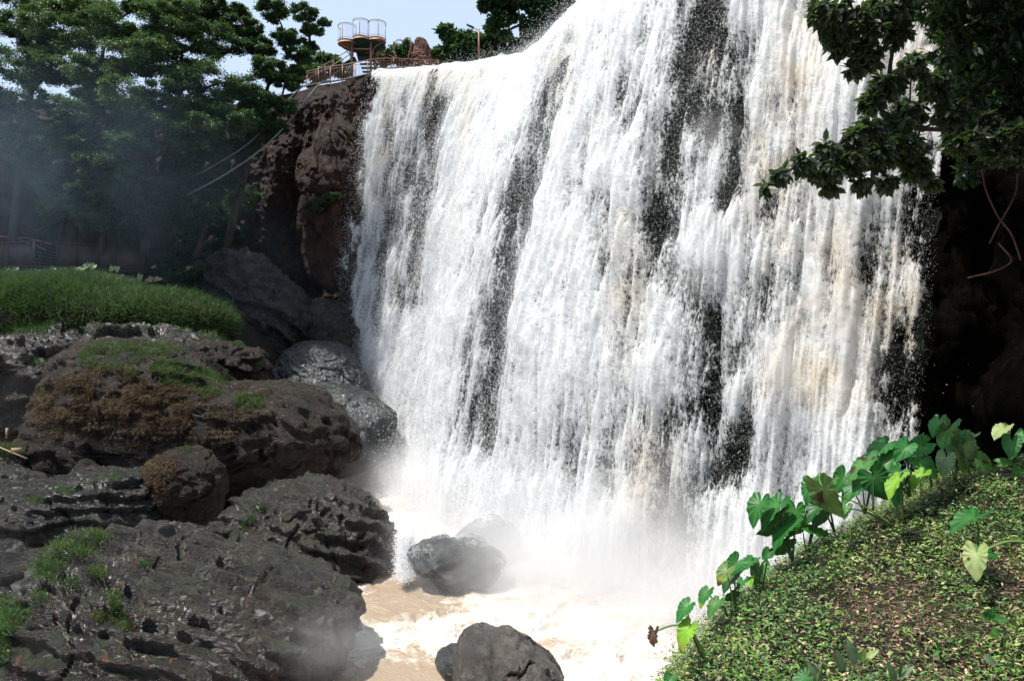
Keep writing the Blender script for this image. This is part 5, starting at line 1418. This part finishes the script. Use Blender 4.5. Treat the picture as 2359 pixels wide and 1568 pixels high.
m = NT('spray_drops'); m.p.inputs['Base Color'].default_value = (0.88, 0.89, 0.90, 1); m.p.inputs['Roughness'].default_value = 0.4
tl = m.n('BsdfTranslucent'); tl.inputs[0].default_value = (0.97, 0.97, 0.98, 1); mx = m.n('MixShader'); mx.inputs[0].default_value = 0.5
m.l(m.p.outputs[0], mx.inputs[1]); m.l(tl.outputs[0], mx.inputs[2]); m.l(mx.outputs[0], m.out.inputs['Surface'])
M_DROP = m.m
wgt = np.clip(WD, 0.45, 1.1) * (np.clip((LIPZ - WP[:, 2]) / 6, 0.0, 1)) * np.where(np.isfinite(WD), 1, 0)
k = rng.choice(len(WV), 560000, p=wgt / wgt.sum())
o_ = rng.exponential(0.28, len(k)) + 0.02
P = WV[k] + WN[k] * o_[:, None] + rng.normal(size=(len(k), 3)) * 0.05
dist_ = P[:, 1]
V, F = flakes(P, rng.uniform(0.3, 0.9, len(k)) * dist_ * 0.00070)
tag(mesh('spray', V, F, M_DROP), 'white drops thrown off the front of the falling water', 'spray', None, 'stuff')
# splash at the foot
n = 170000
q = rng.uniform(0, 1, n) * (len(BC) - 1); i0 = q.astype(int).clip(0, len(BC) - 2); fr_ = (q - i0)[:, None]
bp = BC[i0] * (1 - fr_) + BC[i0 + 1] * fr_
P = np.stack([bp[:, 0] + rng.normal(size=n) * 0.9, bp[:, 1] - 0.8 + rng.normal(size=n) * 1.0, POOL + rng.exponential(0.9, n)], 1)
V, F = flakes(P, rng.uniform(0.4, 1.1, n) * P[:, 1] * 0.0009)
tag(mesh('splash', V, F, M_DROP), 'cloud of splashing drops along the foot of the fall', 'splash', None, 'stuff')


def mist(c, size, dens, label, nscale=0.35, power=1.0, col=(0.99, 0.99, 1.0), rot=0.0):
    m = NT('mist_air')
    for nd in list(m.t.nodes):
        if nd != m.out: m.t.nodes.remove(nd)
    tc = m.n('TexCoord'); L_ = m.n('VectorMath', operation='LENGTH'); m.l(tc.outputs['Object'], L_.inputs[0])
    fall_ = m.mapr(L_.outputs['Value'], 1.0, 0.15, 0, 1)
    fall_ = m.math('POWER', fall_, 1.6)
    nz = m.mapr(m.noise(m.pos(), nscale, 4, 0.6, 0.3), 0.36, 0.66, 0.1, 1.0)
    pv = m.n('VolumePrincipled'); pv.inputs['Color'].default_value = (*col, 1); pv.inputs['Anisotropy'].default_value = 0.2
    m.l(m.math('MULTIPLY', m.math('MULTIPLY', fall_, nz), dens), pv.inputs['Density'])
    m.l(pv.outputs[0], m.out.inputs['Volume'])
    V, F = ico(3)
    o = mesh('mist', V, F, m.m, smooth=True)
    o.location = tuple(float(v) for v in c); o.scale = size; o.rotation_euler = (0, 0, rot)
    return tag(o, label, 'mist', None, 'stuff')


mist(W(1330, 1330, 22), (8.0, 3.6, 3.4), 1.3, 'thick white spray mist over the pool at the foot of the fall', rot=-0.5)
mist(W(1010, 1150, 34), (4.8, 5.0, 3.6), 0.9, 'white mist at the far foot of the fall behind the rounded boulder', rot=0.5)
mist(W(1640, 1380, 18.5), (3.6, 2.2, 2.2), 1.1, 'bright mist behind the leafy bank', rot=-0.4)
mist(W(875, 850, 47), (2.6, 1.8, 3.8), 1.1, 'upright plume of spray at the left foot of the fall')
mist(W(780, 1480, 15), (1.8, 1.4, 0.9), 0.35, 'thin mist drifting over the right end of the scalloped boulder')
mist(W(840, 1080, 38), (3.4, 2.5, 1.6), 0.25, 'thin mist in front of the smooth dark rock')
mist(W(90, 400, 38), (14.0, 4.0, 9.0), 0.035, 'bluish mist drifting in front of the left trees', nscale=0.22, col=(0.55, 0.75, 1.0))
mist(W(560, 640, 42), (8.0, 3.0, 7.0), 0.010, 'faint mist in the dark hollow under the left cliff', nscale=0.2, col=(0.55, 0.75, 1.0))

# thin white water running over the flat topped rock and through the gap beside it
def runs(key, n, blobs, label, L=0.10):
    P, N = pick(key, n, blobs, True)
    P = P + N * 0.03
    ax = unit(np.array([0, 0, -1.0]) + N * 0.2 + rng.normal(size=(n, 3)) * 0.35); ax = unit(ax - N * np.sum(ax * N, 1)[:, None])
    V, Q, T, C_ = leaves(P, ax, N, L * rng.uniform(0.5, 1.6, n), 0.010, np.ones((n, 3)), False)
    tag(mesh('running_water', V, Q, M_DROP), label, 'water', None, 'stuff')
runs('K', 2000, [(985, 1232, 50, 8), (1060, 1236, 60, 5, .6), (1120, 1250, 60, 10, .7), (958, 1262, 14, 26), (985, 1270, 10, 22, .5), (1165, 1290, 22, 40)], 'thin white water running over the flat topped rock')
runs('K2', 1800, [(1090, 1200, 60, 20), (1140, 1190, 50, 16)], 'white water sliding over the half hidden rock', 0.14)
runs('F', 500, [(850, 940, 60, 20)], 'thin white water trickling over the smooth dark rock', 0.14)
n = 26000
t_ = rng.uniform(0, 1, n)
P = np.array([W(934, 1225, 24.2) * (1 - q) + W(934, 1330, 23.0) * q for q in t_]) + rng.normal(size=(n, 3)) * np.array([0.13, 0.25, 0.05])
V, F = flakes(P, rng.uniform(0.01, 0.03, n)); tag(mesh('cascade', V, F, M_DROP), 'small white cascade between the rounded boulder and the flat topped rock', 'cascade', None, 'stuff')


for X_, Y_, D_, sz, dn, lab in ((1620, 600, 23.5, (1.5, .9, 1.7), 1.1, 'white puff of spray bursting from the middle of the fall'), (1790, 840, 20.6, (1.3, .8, 1.6), 1.0, 'white puff of spray low in the right half of the fall'),
                                (1640, 330, 26, (1.5, .9, 1.9), .5, 'soft spray between the two dark gaps high in the fall'), (1320, 900, 27, (2.2, 1.2, 3.4), .38, 'soft spray veil low in the middle of the fall'),
                                (1080, 720, 36, (2.2, 1.4, 5.5), .40, 'soft spray veil over the broad white band left of centre'), (1480, 1150, 22, (3.0, 1.3, 2.6), .55, 'spray veil just above the churned foot of the fall'),
                                (1990, 820, 18.8, (0.9, .7, 1.4), .5, 'spray puff near the right edge of the fall'), (1180, 330, 41, (3.0, 1.4, 5.0), .16, 'thin spray around the bend of the fall, high up')):
    mist(W(X_, Y_, D_), sz, dn, lab, nscale=0.9)
